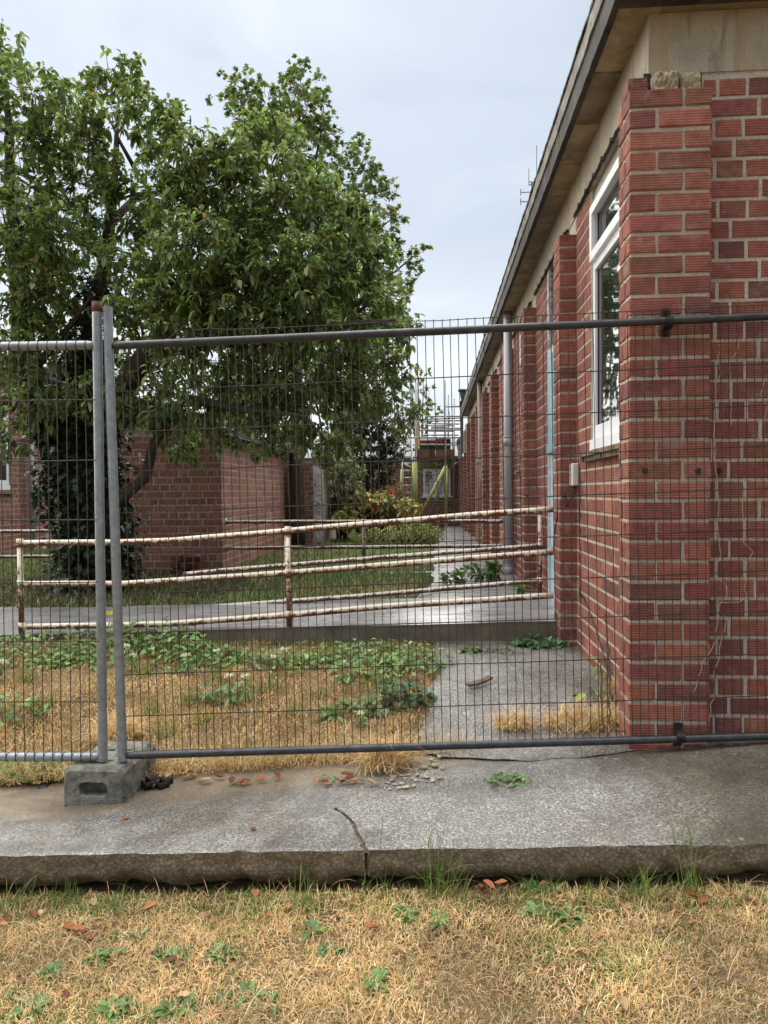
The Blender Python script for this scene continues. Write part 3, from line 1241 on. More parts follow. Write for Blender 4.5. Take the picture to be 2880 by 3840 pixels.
def clip(p):
    mb = MB()
    mb.tube([p + V((-.007, -.004, 0)), p + V((-.007, -.014, 0))], .0058, 8, 1)
    mb.box(p + V((-.004, -.010, -.012)), p + V((.010, .002, .010)), 1)
    put('cable_clip', mb.v, mb.f, None, main, False, None, [M['cream_plastic'], M['black_pipe']], mb.m)


zcl = ZB + 14 * C + .073
for px in (2417, 2615):
    q = at_y(px, 1765, YF)
    clip(V((q.x, YF - .002, q.z)))
q = at_y(2698, 1765, YW)
clip(V((q.x, YW - .002, q.z)))
clip(V((XP + .03, PIERS[0] - .003, 1.27)))
for py in PIERS[1:5]:
    clip(V((XP + .03, py - .003, 1.26)))

# roof aerial
q0 = at_d(1995, 660, 11.5)
aer = thing('roof_aerial', 'thin radio aerial with whip rods standing on the flat roof', 'aerial', (q0.x, q0.y, Z_SOF + .16))
box_obj('mast', (q0.x - .02, q0.y - .02, Z_SOF + .16), (q0.x + .02, q0.y + .02, at_d(1995, 685, 11.5).z), M['galv'], aer)
for (x0, y0, x1, y1, r) in ((2012, 545, 2012, 690, .008), (1983, 632, 1983, 696, .008), (1982, 681, 2014, 684, .010), (1982, 694, 2005, 688, .010),
                            (1951, 721, 2000, 720, .009), (1951, 756, 2000, 755, .009), (1952, 709, 1952, 732, .010), (1952, 744, 1952, 768, .010), (1992, 714, 1992, 745, .008)):
    MB().tube([at_d(x0, y0, 11.5), at_d(x1, y1, 11.5)], r, 6).build('aerial_rod', M['galv'], aer)

# ------------------------------------------------------------------ path beside the wall, ramp, far path
pathL = [on_ground(*p) for p in ((1500, 2950), (1535, 2800), (1560, 2700), (1575, 2600), (1590, 2500), (1612, 2440))]


def path_left(y):
    if y <= pathL[0].y:
        return pathL[0].x
    for a, b in zip(pathL, pathL[1:]):
        if a.y <= y <= b.y:
            return lerp(a.x, b.x, (y - a.y) / (b.y - a.y)) + .07 * fnoise(y * 4.5, 1) + .04 * fnoise(y * 13, 6)
    return pathL[-1].x


mb = MB()
nx, ny = 60, 70
for j in range(ny + 1):
    for i in range(nx + 1):
        t = i / nx
        # the front end follows the crack from the corner pier
        yfr = lerp(3.135, 3.02, t) - .10 * math.sin(math.pi * min(1, t)) + .02 * fnoise(t * 9, 4) - .0
        yv = lerp(yfr + .012, 4.80, j / ny)
        xl = path_left(yv) + (.02 * fnoise(yv * 15, 9) if i == 0 else 0)
        xv = lerp(xl, .93, t)
        h = .010 * fnoise(xv * 2.3, yv * 2.3, 3) + .004 * fnoise(xv * 14, yv * 14, 5)
        e = .03 * max(0, 1 - t * 12) + (.012 if j == 0 else 0)
        mb.v.append((xv, yv, gz(xv, yv) + .012 + h - e - (.05 if i == 0 else 0)))
for j in range(ny):
    for i in range(nx):
        a = j * (nx + 1) + i
        mb.f.append((a, a + 1, a + nx + 2, a + nx + 1))
o = put('path', mb.v, mb.f, M['path'], None, True)
tag(o, kind='structure')


def z_ramp(x):
    return lerp(.325, .437, cl01((x + 2.9) / 3.7))


mb = MB()
nx, ny = 60, 14
YR0, YR1 = 4.77, 5.98
for j in range(ny + 1):
    for i in range(nx + 1):
        xv = lerp(-4.6, .96, i / nx)
        yv = lerp(YR0, YR1, j / ny)
        mb.v.append((xv, yv, z_ramp(xv) + .006 * fnoise(xv * 3, yv * 3)))
for j in range(ny):
    for i in range(nx):
        a = j * (nx + 1) + i
        mb.f.append((a, a + 1, a + nx + 2, a + nx + 1))
mb.m = [0] * len(mb.f)
line = [mb.v[i] for i in range(nx + 1)]
n = len(line)
mb.add(line + [(p[0], p[1] + .004, p[2] - .022) for p in line] + [(p[0], p[1] + .012 + .006 * fnoise(p[0] * 11, 4), .12) for p in line],
       [(i, n + i, n + i + 1, i + 1) for i in range(n - 1)] + [(n + i, 2 * n + i, 2 * n + i + 1, n + i + 1) for i in range(n - 1)], 1)
line = [mb.v[ny * (nx + 1) + i] for i in range(nx + 1)]
mb.add(line + [(p[0], p[1], .15) for p in line], [(i, i + 1, n + i + 1, n + i) for i in range(n - 1)], 1)
ramp_edge = simple('ramp_side_concrete', (.15, .13, .10), .9, .3, 10, 90, .006, dirt=(.055, .05, .035), dirt_amt=.6)
o = put('ramp', mb.v, mb.f, None, None, False, None, [M['wet'], ramp_edge], mb.m)
tag(o, kind='structure')

farL = [on_ground(*p) for p in ((1560, 2210), (1585, 2170), (1606, 2065), (1640, 2010), (1662, 1985))]
mb = MB()
ny = 60
for j in range(ny + 1):
    yv = lerp(5.97, 23.9, (j / ny) ** 1.5)
    xl = farL[-1].x
    for a, b in zip(farL, farL[1:]):
        if a.y <= yv <= b.y:
            xl = lerp(a.x, b.x, (yv - a.y) / (b.y - a.y))
    if yv < farL[0].y:
        xl = farL[0].x
    for i in range(7):
        xv = lerp(xl + .05 * fnoise(yv * 3, 2), .93, i / 6)
        zz = gz(xv, yv) + .02
        if yv < 7.2:
            zz = lerp(z_ramp(xv) - .004, zz, cl01((yv - 5.97) / 1.2))
        mb.v.append((xv, yv, zz + .004 * fnoise(xv * 4, yv * 4) - (.06 if i == 0 else 0)))
for j in range(ny):
    for i in range(6):
        a = j * 7 + i
        mb.f.append((a, a + 1, a + 8, a + 7))
o = put('path', mb.v, mb.f, M['wet'], None, True)
tag(o, kind='structure')

# ------------------------------------------------------------------ temporary mesh fence
FA, FB = 2.936, .045          # fence plane  Y = FA + FB X


def fp(px, py):
    return at_y(px, py, FA, FB)


def line_y(x, a, b):
    return lerp(a[1], b[1], (x - a[0]) / (b[0] - a[0]))


def fence_panel(label, post_line, top, bot, hys, xref, step, side, mesh_dy, wire_r, rail_r, mats, ext, top_wire=None, posts=True):
    """post_line: bottom and top pixel of the post in view; top / bot: two pixels on each rail"""
    p0, p1 = fp(*post_line[0]), fp(*post_line[1])
    th = thing('temporary_fence', label, 'fence', p0, 'temporary mesh fence panels')
    u = ((fp(*top[1]) - fp(*top[0])).normalized() + (fp(*bot[1]) - fp(*bot[0])).normalized()).normalized()
    vdir = (p1 - p0).normalized()
    ph = (p1 - p0).length
    mb = MB()
    mb.tube([p0, p1], .0195, 14, cap=False)
    MBp = mb.build('post', M[mats[0]], th, True)
    if side < 0:
        MB().tube([p1 - vdir * .035, p1 + vdir * .006], .0205, 14).build('post_cap', M['rust'], MBp, True)
    q0, q1 = p0 + u * ext, p1 + u * ext
    MB().tube([q0, q1], .0195, 14).build('post', M[mats[0]], th, True)
    tt = (fp(*top[0]) - p0).dot(vdir)
    tb = (fp(*bot[0]) - p0).dot(vdir)
    for t in (tt, tb):
        a, b = p0 + vdir * t, q0 + vdir * t
        e = [a + u * .012, a + u * .03, a + u * .045]
        pts = [e[0], e[1], e[2]] + [lerp(e[2], b, i / 8) for i in range(1, 9)]
        rr = [rail_r * .62, rail_r * .9, rail_r] + [rail_r] * 8
        MB().tube(pts, rr, 12).build('rail', M[mats[1]], th, True)
    off = V((0, 1, 0)) * mesh_dy
    ttop = tt + (.0 if top_wire is None else top_wire)
    # horizontal wires
    for py in hys:
        t = (fp(xref, py) - p0).dot(vdir)
        a = p0 + vdir * t + off + u * (.0 if side < 0 else .012)
        n = 14
        pts = [a + u * (ext * i / n) + vdir * .004 * fnoise(i * .7, py * .01) + V((0, .003 * fnoise(i * .5, py), 0)) for i in range(n + 1)]
        MB().tube(pts, wire_r * 1.3, 5).build('wire', M['wire'], th)
    # vertical wires
    k = 0
    s = .045
    while s < ext - .03:
        hi = ttop
        if top_wire is not None and s < .28:
            hi = tt
        sw = .003 * fnoise(k * .37, 2.2)
        n = 7
        pts = []
        for i in range(n + 1):
            t = lerp(tb - .012, hi, i / n)
            pts.append(p0 + u * (s + sw + .0035 * fnoise(i * .6, k * 1.7)) + vdir * t + off + V((0, .002 * fnoise(i * .8, k), 0)))
        MB().tube(pts, wire_r, 5).build('wire', M['wire'], th)
        s += step
        k += 1
    if top_wire is not None:
        pts = [p0 + u * .19 + vdir * (tt + .012) + off, p0 + u * .245 + vdir * (tt + .022) + off, p0 + u * .315 + vdir * (tt + .075) + off,
               p0 + u * .36 + vdir * (tt + .052) + off, p0 + u * .42 + vdir * (tt + .058) + off]
        n = 20
        pts += [p0 + u * lerp(.50, ext, i / n) + vdir * (ttop - .004 + .004 * fnoise(i * .9, 3)) + off for i in range(n + 1)]
        MB().tube(pts, wire_r, 5).build('wire', M['wire'], th)
    if side < 0:
        # short wire ends wrapped round the rails
        for t in (tt, tb):
            s = .045
            while s < 1.6:
                a = p0 + u * s + vdir * t
                pts = [a + V((0, math.cos(q) * (rail_r + .001), 0)) + vdir * math.sin(q) * (rail_r + .001) for q in np.linspace(-2.4, 2.4, 7)]
                pts = [V((p.x, 2 * a.y - p.y, p.z)) for p in pts]
                MB().tube(pts, wire_r, 4).build('wire_end', M['wire'], th)
                s += step * 1.0
    return th, p0, u, vdir, tt, tb


TOP_R = ((425, 1297), (2880, 1186))
BOT_R = ((469, 2833), (2880, 2761))
right_panel, rp0, ru, rv, rtt, rtb = fence_panel(
    'wide mesh fence panel with dull dark rails, clamped to the brick pier', ((460, 2852), (403, 1151)), TOP_R, BOT_R,
    [1467, 1621, 1770, 1925, 2076, 2230, 2378, 2534, 2690], 452, .0343, 1, .014, .0018, .0165, ('galv', 'galv_dark'), 3.4, .052)
left_panel, lp0, lu, lv, ltt, ltb = fence_panel(
    'mesh fence panel with a rusty capped post and pale galvanised rails', ((386, 2852), (364, 1139)), ((352, 1294), (0, 1296)), ((374, 2838), (0, 2842)),
    [1501, 1727, 1949, 2181, 2401, 2627], 370, .0398, -1, -.017, .0019, .0185, ('galv', 'galv'), 3.4, None)


def clamp(px, py, h0, h1, rr):
    c = fp(px, py)
    yb = YF - .004
    mb = MB()
    w = .017
    n = 12
    prof = [(yb - .004, c.z + h1)]
    prof += [(c.y - math.cos(a) * (rr + .004), c.z + math.sin(a) * (rr + .004)) for a in np.linspace(math.pi * .42, -math.pi * .42, n)]
    prof += [(yb - .004, c.z - h0)]
    pr = [(yb - .004, c.z + h1), (yb - .004, c.z + rr + .010)] + prof[1:-1] + [(yb - .004, c.z - rr - .010), (yb - .004, c.z - h0)]
    vv, ff = [], []
    for (yy, zz) in pr:
        vv += [(c.x - w, yy, zz), (c.x + w, yy, zz), (c.x + w, yy + .005, zz), (c.x - w, yy + .005, zz)]
    for i in range(len(pr) - 1):
        for q in range(4):
            a, b = i * 4 + q, i * 4 + (q + 1) % 4
            ff.append((a, b, b + 4, a + 4))
    ff += [(3, 2, 1, 0), tuple(len(vv) - 4 + q for q in range(4))]
    mb.add(vv, ff)
    for zz in (c.z + h1 - .016, c.z - h0 + .014):
        mb.tube([(c.x, yb - .003, zz), (c.x, yb - .014, zz)], .007, 6)
    mb.build('clamp', M['black_iron'], right_panel)


clamp(2507, 1206, .055, .062, .0165)
clamp(2550, 2765, .045, .050, .0165)

# concrete feet
BX, BY = on_ground(350, 3020, z_slab).x, on_ground(350, 3020, z_slab).y


def fence_block(cx, y0, label, rot=0.0, W=.272, Hh=.165, L=.34):
    """cast block: chamfered, hand-hold recess in the end face, slots on top"""
    zb = z_slab(cx, min(y0 + .15, 3.0))
    th_z = zb - .002
    vv, ff = [], []
    h = W / 2

    def ring(y, ins):
        a = h - ins
        return [(-a, y, .0), (a, y, .0), (a - .004, y, Hh - .020 - ins), (a - .024, y, Hh - ins), (-a + .024, y, Hh - ins), (-a + .004, y, Hh - .020 - ins)]
    rings = [ring(0.0, .012), ring(.016, .0), ring(.21, 0), ring(.23, .006), ring(.25, 0), ring(L - .016, 0), ring(L, .012)]
    mb = MB()
    for r in rings:
        vv += r
    for i in range(len(rings) - 1):
        for q in range(6):
            a, b = i * 6 + q, i * 6 + (q + 1) % 6
            ff.append((a, b, b + 6, a + 6))
    ff.append(tuple(len(vv) - 6 + q for q in range(6)))
    # front face with recess
    rw, z0, z1, dp = .062, .046, .108, .055
    hole = []
    for q in range(16):
        a = 2 * math.pi * q / 16
        ca, sa = math.cos(a), math.sin(a)
        sx = math.copysign(abs(ca) ** .45, ca) * rw
        sz = math.copysign(abs(sa) ** .45, sa) * (z1 - z0) / 2
        hole.append((sx, sz))
    n0 = len(vv)
    vv += [(x, 0.0, (z0 + z1) / 2 + z) for x, z in hole]
    vv += [(x * .86, dp, (z0 + z1) / 2 + z * .84) for x, z in hole]
    ff.append(tuple(n0 + 16 + q for q in range(15, -1, -1)))
    for q in range(16):
        ff.append((n0 + q, n0 + (q + 1) % 16, n0 + 16 + (q + 1) % 16, n0 + 16 + q))
    outer = [0, 1, 2, 3, 4, 5]
    ang = [math.atan2(vv[i][2] - (z0 + z1) / 2, vv[i][0]) for i in outer]
    order = sorted(range(6), key=lambda i: ang[i] % (2 * math.pi))
    # bridge the outline to the recess
    for q in range(16):
        a0 = 2 * math.pi * (q + .5) / 16

        def near(a):
            return min(outer, key=lambda i: abs((math.atan2(vv[i][2] - (z0 + z1) / 2, vv[i][0]) - a + math.pi) % (2 * math.pi) - math.pi))
        i0, i1 = near(2 * math.pi * q / 16), near(2 * math.pi * (q + 1) / 16)
        ff.append((n0 + q, i0, n0 + (q + 1) % 16))
        if i0 != i1:
            ff.append((n0 + (q + 1) % 16, i0, i1))
    ca, sa = math.cos(rot), math.sin(rot)
    out = [(cx + x * ca - y * sa, y0 + x * sa + y * ca, th_z + z + (.10 * 0)) for x, y, z in vv]
    o = put('fence_block', out, ff, M['block'])
    tag(o, label, 'concrete block', 'concrete feet of the fence')
    mb = MB()
    for (x, y, w, l) in ((-.03, .07, .062, .010), (.02, .085, .05, .008), (-.02, .20, .03, .02), (.05, .20, .03, .02)):
        mb.box((cx + (x - w / 2) * ca - y * sa, y0 + y, th_z + Hh - .004), (cx + (x + w / 2) * ca - y * sa, y0 + y + l, th_z + Hh + .0012))
    mb.build('slot', M['black_iron'], o)
    return o


fence_block(BX, BY, 'pitted concrete fence foot with hand-hold recess, carrying both near posts', R(-1))
rb = rp0 + ru * 3.4
fence_block(rb.x, rb.y - .12, 'concrete fence foot under the far right end of the fence', R(-4))
lb = lp0 + lu * 3.4
fence_block(lb.x, lb.y - .12, 'concrete fence foot under the far left end of the fence', R(-6))

# fence coupler lying by the foot
c = on_ground(578, 2962, z_slab)
th = thing('fence_coupler', 'black steel fence coupler lying on the slab beside the concrete foot', 'clamp', (c.x, c.y, c.z))
for s, dy in ((1, 0.0), (-1, .045)):
    prof = []
    for i in range(25):
        t = i / 24
        x = lerp(-.062, .062, t)
        prof.append((x, .013 * math.cos(t * 4 * math.pi) * (1 if s > 0 else .8)))
    vv, ff = [], []
    for (x, d) in prof:
        X, Yv = c.x + x, c.y + dy + d
        for (dz, dd) in ((0.001, 0), (.034, 0), (.034, .005), (.001, .005)):
            vv.append((X, Yv + dd, c.z + dz))
    for i in range(24):
        for q in range(4):
            a, b = i * 4 + q, i * 4 + (q + 1) % 4
            ff.append((a, b, b + 4, a + 4))
    ff += [(3, 2, 1, 0), (96, 97, 98, 99)]
    put('coupler_half', vv, ff, M['black_iron'], th, True)
MB().tube([(c.x, c.y - .012, c.z + .018), (c.x, c.y + .075, c.z + .022)], .006, 8).build('bolt', M['rust'], th)

# ------------------------------------------------------------------ tubular hand rails
RR = .021


def railing(label, Yv, bars, posts, r, mats, group='tubular steel hand rails', ends=None):
    base = min((p[1] for p in posts), default=.3)
    a0 = at_y(*bars[0][0], Yv)
    th = thing('handrail', label, 'railing', (a0.x, Yv, base), group)
    for i, b in enumerate(bars):
        pts = [at_y(px, py, Yv) for px, py in b]
        fine = []
        for p, q in zip(pts, pts[1:]):
            n = max(1, int((q - p).length / .12))
            fine += [lerp(p, q, k / n) for k in range(n)]
        fine.append(pts[-1])
        fine = [V((p.x, p.y, p.z + .004 * fnoise(p.x * 2.1, i * 7.0))) for p in fine]
        MB().tube(fine, r, 12).build('rail', M[mats[i % len(mats)]], th, True)
    for (x, z0, z1, mt) in posts:
        MB().tube([(x, Yv, z0), (x, Yv, z1)], r * .92, 12).build('post', M[mt], th, True)
        for b in bars:
            pts = [at_y(px, py, Yv) for px, py in b]
            for p, q in zip(pts, pts[1:]):
                if min(p.x, q.x) - .03 <= x <= max(p.x, q.x) + .03 and abs(q.x - p.x) > 1e-4:
                    z = lerp(p.z, q.z, (x - p.x) / (q.x - p.x))
                    MB().tube([(x, Yv, z - .03), (x, Yv, z + .03)], r * 1.12, 12).build('joint', M[mt], th, True)
                    break
    for p in ends or []:
        MB().tube([V(p) + V((-.010, 0, 0)), V(p) + V((.010, 0, 0))], r * 1.9, 12).build('flange', M['rail_white'], th, True)
    return th


Y1 = 4.80
b1 = [((80, 2036), (451, 2033), (651, 2027), (1085, 1990), (1440, 1959), (2074, 1908)),
      ((80, 2190), (451, 2188), (694, 2175), (1085, 2148), (1440, 2119), (2074, 2070)),
      ((80, 2350), (460, 2344), (651, 2338), (1085, 2306), (1440, 2274), (2074, 2234))]
pl, pm = at_y(78, 2200, Y1), at_y(1083, 2200, Y1)
railing('three-bar cream hand rail with flaking rusty paint along the front of the ramp', Y1, b1,
        [(pl.x, z_ramp(pl.x) - .02, at_y(78, 2030, Y1).z, 'rail'), (pm.x, z_ramp(pm.x) - .02, at_y(1083, 1992, Y1).z, 'rail')], RR, ('rail', 'rail', 'rail'))
Y2 = 5.93
b2 = [((690, 2026), (1400, 1964), (2020, 1915)), ((690, 2152), (1400, 2093), (2018, 2047)), ((690, 2284), (1400, 2231), (2018, 2178))]
p2, p3 = at_y(2024, 2100, Y2), at_y(1075, 2100, Y2)
railing('rustier three-bar hand rail along the back of the ramp, ending at a cream post', Y2, b2,
        [(p2.x, z_ramp(p2.x) - .02, at_y(2024, 1905, Y2).z, 'rail'), (p3.x, z_ramp(p3.x) - .02, at_y(1075, 1992, Y2).z, 'rail_rusty')], RR * .95,
        ('rail_white', 'rail_rusty', 'rail_rusty'))
Y3 = 8.40
b3 = [((846, 1957), (1896, 1954)), ((846, 2056), (1896, 2047)), ((846, 2156), (1896, 2147))]
p4 = at_y(1365, 2100, Y3)
e3 = [at_y(*b[0], Y3) for b in b3] + [at_y(*b[1], Y3) for b in b3]
railing('level dark rusty hand rail between the brick outbuilding and the long building', Y3, b3, [(p4.x, gz(p4.x, Y3) - .02, at_y(1365, 1950, Y3).z, 'rail_rusty')],
        .021, ('rail_rusty', 'rail_rusty', 'rail_rusty'), ends=e3)
b4 = [((-160, 1994), (300, 1990)), ((-160, 2089), (300, 2085)), ((-160, 2186), (300, 2182))]
p5 = at_y(-30, 2100, Y3)
railing('level white-topped hand rail left of the ivy-clad tree trunk', Y3, b4, [(p5.x, gz(p5.x, Y3) - .02, at_y(-30, 1990, Y3).z, 'rail_white')], .021, ('rail_white', 'rail_rusty', 'rail_white'))

# ------------------------------------------------------------------ brick outbuilding
GX0, GX1, GY0, GY1 = -4.55, -2.54, 8.36, 12.30
ZG = 2.0
out = thing('brick_outbuilding', 'small gabled brick outbuilding with a slate roof behind the big tree', 'shed', (GX0 / 2 + GX1 / 2, GY0, .3))
APX = (GX0 + GX1) / 2
APZ = ZG + .42
mb = MB()
mb.box((GX0 + .006, GY0 + .006, .2), (GX1 - .006, GY1, ZG))
mb.add([(GX0 + .006, GY0 + .006, ZG), (GX1 - .006, GY0 + .006, ZG), (APX, GY0 + .006, APZ), (GX0 + .006, GY1, ZG), (GX1 - .006, GY1, ZG), (APX, GY1, APZ)],
       [(0, 1, 2), (5, 4, 3), (0, 2, 5, 3), (1, 4, 5, 2)])
XR = -2.10
mb.box((GX1 - .01, GY1 + .006, .2), (XR, GY1 + 3, 1.86))
ow = mb.build('wall', M['mortar'], out)
gb = lay_flat((GX0, GY0 + .006, 0), (1, 0, 0), (0, -1, 0), GX1 - GX0, .30, ZG, (), ('S', 'F', 'S2', 'H'))
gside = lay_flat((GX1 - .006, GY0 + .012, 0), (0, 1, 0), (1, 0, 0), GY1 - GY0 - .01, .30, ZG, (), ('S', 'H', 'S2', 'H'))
gb += lay_flat((GX1, GY1 + .006, 0), (1, 0, 0), (0, -1, 0), XR - GX1, .30, 1.86, (), ('S', 'F', 'S2'))
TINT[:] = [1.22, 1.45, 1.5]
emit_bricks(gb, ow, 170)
TINT[:] = [1.45, 2.0, 2.1]  # yard face paler: lime smears, plus its stronger light put into the brick colour
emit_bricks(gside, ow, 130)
TINT[:] = [1.0, 1.0, 1.0]
# slates on the slope that faces the yard
L = math.hypot(GX1 + .09 - APX, APZ - ZG + .02)
sl = V((GX1 + .10 - APX, 0, ZG - .02 - APZ)).normalized()
nrm = V((-sl.z, 0, sl.x))
rows = 6
for r in range(rows):
    yy = GY0 - .08 - (.13 if r % 2 else 0)
    while yy < GY1 + .05:
        a, b = max(yy + .003, GY0 - .08), min(yy + .257, GY1 + .05)
        yy += .26
        if b - a < .04:
            continue
        t0, t1 = L * r / rows - .02, L * (r + 1) / rows + .05
        P0 = V((APX, 0, APZ)) + sl * t0 + nrm * .012
        P1 = V((APX, 0, APZ)) + sl * t1 + nrm * (.030 + .006 * random.random())
        vv = [(P0.x, a, P0.z), (P0.x, b, P0.z), (P1.x, b, P1.z), (P1.x, a, P1.z)]
        vv += [(x - nrm.x * .009, y_, z - nrm.z * .009) for x, y_, z in vv]
        put('slate', vv, [(0, 1, 2, 3), (7, 6, 5, 4), (0, 4, 5, 1), (1, 5, 6, 2), (2, 6, 7, 3), (3, 7, 4, 0)], M['slate'], out)
P0, P1 = V((APX, 0, APZ)) + nrm * .02, V((GX0 - .09, 0, ZG - .02))
put('roof', [(P0.x, GY0 - .08, P0.z), (P0.x, GY1 + .05, P0.z), (P1.x, GY1 + .05, P1.z), (P1.x, GY0 - .08, P1.z),
             (P0.x, GY0 - .08, P0.z - .03), (P0.x, GY1 + .05, P0.z - .03), (P1.x, GY1 + .05, P1.z - .03), (P1.x, GY0 - .08, P1.z - .03)],
    [(3, 2, 1, 0), (4, 5, 6, 7), (0, 1, 5, 4), (1, 2, 6, 5), (2, 3, 7, 6), (3, 0, 4, 7)], M['slate'], out)
box_obj('lean_to_roof', (GX1 - .005, GY1 - .02 + .06, 1.862), (XR + .08, GY1 + 3.1, 1.92), M['slate'], out)
# fallen bricks at its foot: a broken corner
bb = at_y(705, 2095, GY0 - .12)
for k in range(13):
    q = V((bb.x + random.uniform(-.25, .22), GY0 - .17 + random.uniform(-.10, .08), gz(bb.x, 8.2) + .04 + .075 * (k % 3)))
    v, f = bevel_box((-.105, -.05, -.035), (.105, .05, .035), .005)
    rm = Matrix.Rotation(random.uniform(-.9, .9), 3, 'Z') @ Matrix.Rotation(random.uniform(-.25, .25), 3, 'X')
    o = put('loose_brick', [tuple(q + rm @ V(p)) for p in v], f, M['brick'], cols=(.13, .045, .04))
    tag(o, 'loose dark red brick in the heap at the foot of the outbuilding', 'brick', 'loose bricks by the outbuilding')
# white door post with panels
w0, w1 = at_y(1173, 1760, GY1 - .02), at_y(1206, 1760, GY1 - .02)
th = thing('panelled_door', 'narrow weathered white panelled door leaf at the end of the outbuilding', 'door', (w0.x, GY1, .33))
dz0, dz1 = gz(w0.x, GY1), at_y(1190, 1752, GY1).z
box_obj('leaf', (w0.x, GY1 - .02, dz0), (w1.x, GY1 + .02, dz1), M['white_wood'], th)
for (a, b) in ((.08, .30), (.36, .58), (.66, .92)):
    za, zb = lerp(dz0, dz1, a), lerp(dz0, dz1, b)
    mb = MB()
    x0, x1 = w0.x + .055, w1.x - .022
    for (p, q, r, s) in ((x0, x1, za, za + .02), (x0, x1, zb - .02, zb), (x0, x0 + .02, za + .02, zb - .02), (x1 - .02, x1, za + .02, zb - .02)):
        mb.box((p, GY1 - .036, r), (q, GY1 - .021, s))
    mb.build('moulding', M['white_wood'], th)
box_obj('hinge_stile', (w0.x, GY1 - .045, dz0), (w0.x + .035, GY1 - .0205, dz1), M['white_wood'], th)

# ------------------------------------------------------------------ brick wing on the left
XW = -6.84
wing = thing('brick_wing', 'red brick wing with a white window and downpipe behind the tree', 'building', (XW, 12, .3))
wwin = [(9.9, at_x(36, 1750, XW).y)]
mb = MB()
mb.box((XW - .4, 7.5, .1), (XW - .006, wwin[0][0], 3.3))
mb.box((XW - .4, wwin[0][0], .1), (XW - .006, wwin[0][1], 1.40))
mb.box((XW - .4, wwin[0][1], .1), (XW - .006, 20, 3.3))
mb.box((XW - .4, wwin[0][0], 2.9), (XW - .006, wwin[0][1], 3.3))
ww = mb.build('wall', M['mortar'], wing)
wb = lay_flat((XW - .006, 7.5, 0), (0, 1, 0), (1, 0, 0), 10.5, .36, 3.28, [(wwin[0][0] - 7.5, wwin[0][1] - 7.5, 1.40, 2.9)], ('S', 'H', 'S2', 'H'))
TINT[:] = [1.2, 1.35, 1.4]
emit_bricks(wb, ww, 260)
TINT[:] = [1.0, 1.0, 1.0]
w = window(wing, XW - .006, wwin[0][0], wwin[0][1], 1.48, 2.9, nx=1, transom=2.5)
box_obj('sill', (XW - .08, wwin[0][0] - .08, 1.335), (XW + .05, wwin[0][1] + .08, 1.398), M['tile'], w)
pp = at_x(119, 1900, XW + .09)
mb = MB()
mb.tube([(XW + .09, pp.y, .36), (XW + .09, pp.y, 3.2)], .05, 12)
mb.tube([(XW + .09, pp.y, 1.72), (XW + .09, pp.y, 1.80)], .058, 12)
mb.build('downpipe', M['grey_pipe'], wing, True)
box_obj('roof', (XW - 6, 7.3, 3.3), (XW + .25, 20.2, 3.5), M['roof'], wing)
box_obj('plinth', (XW - .1, 7.5, .1), (XW + .03, 20, .355), M['slab_edge'], wing)

# ------------------------------------------------------------------ far building across the end of the yard
YB = 24.0
S = YB / F


def fb(px, py, dy=0.0):
    return at_y(px, py, YB + dy)


far = thing('far_brick_building', 'low brick building with a white casement window behind yellow-sleeved scaffolding', 'building', (0, YB, .1))
zc_f = fb(1640, 1722).z
fw0, fw1 = fb(1587, 1760), fb(1690, 1860)
mb = MB()
mb.box((-5.2, YB + .006, -.1), (fw0.x, YB + .5, zc_f))
mb.box((fw1.x, YB + .006, -.1), (3.2, YB + .5, zc_f))
mb.box((fw0.x, YB + .006, -.1), (fw1.x, YB + .5, fw1.z))
mb.box((fw0.x, YB + .006, fw0.z), (fw1.x, YB + .5, zc_f))
fwall = mb.build('wall', M['mortar'], far)
fbk = lay_flat((-2.6, YB + .006, 0), (1, 0, 0), (0, -1, 0), 3.6, .0, zc_f - .25, [(fw0.x + 2.6, fw1.x + 2.6, fw1.z, fw0.z)], ('S', 'S2', 'H'))
emit_bricks(fbk, fwall, 120)
box_obj('lintel', (-5.2, YB - .02, zc_f - .235), (1.5, YB + .004, zc_f - .02), M['beam'], far)
mb = MB()
t = .07
mid = (fw0.x + fw1.x) / 2 - .02
for (a, b, p, q) in ((fw0.x, fw0.x + t, fw1.z, fw0.z), (fw1.x - t, fw1.x, fw1.z, fw0.z), (mid - t / 2, mid + t / 2, fw1.z + t, fw0.z - t), (fw0.x + t, fw1.x - t, fw1.z, fw1.z + t), (fw0.x + t, fw1.x - t, fw0.z - t, fw0.z)):
    mb.box((a, YB - .01, p), (b, YB + .08, q))
fwin = mb.build('window', M['upvc'], far)
for (a, b) in ((fw0.x + t, mid - t / 2), (mid + t / 2, fw1.x - t)):
    box_obj('pane', (a, YB + .03, fw1.z + t), (b, YB + .04, fw0.z - t), M['glass'], fwin)
    box_obj('glazing_bar', (a + .01, YB + .012, lerp(fw1.z, fw0.z, .46)), (b - .01, YB + .028, lerp(fw1.z, fw0.z, .46) + .03), M['upvc'], fwin)
box_obj('sill', (fw0.x - .06, YB - .05, fw1.z - .05), (fw1.x + .06, YB + .05, fw1.z - .002), M['upvc'], fwin)
MB().tube([(-5.2, YB - .09, zc_f + .02), (fb(1738, 1716).x, YB - .09, zc_f + .02)], .06, 10).build('gutter', M['dark_pipe'], far, True)
box_obj('eaves_board', (-5.2, YB - .03, zc_f - .015), (.9, YB + .004, zc_f + .09), M['dark_pipe'], far)
xp = fb(1727, 1850, -.12)
mb = MB()
mb.tube([(xp.x, YB - .12, .12), (xp.x, YB - .12, zc_f + .25)], .085, 12)
mb.tube([(xp.x, YB - .12, zc_f - .30), (xp.x, YB - .12, zc_f - .18)], .10, 12)
mb.build('downpipe', M['dark_pipe'], far, True)
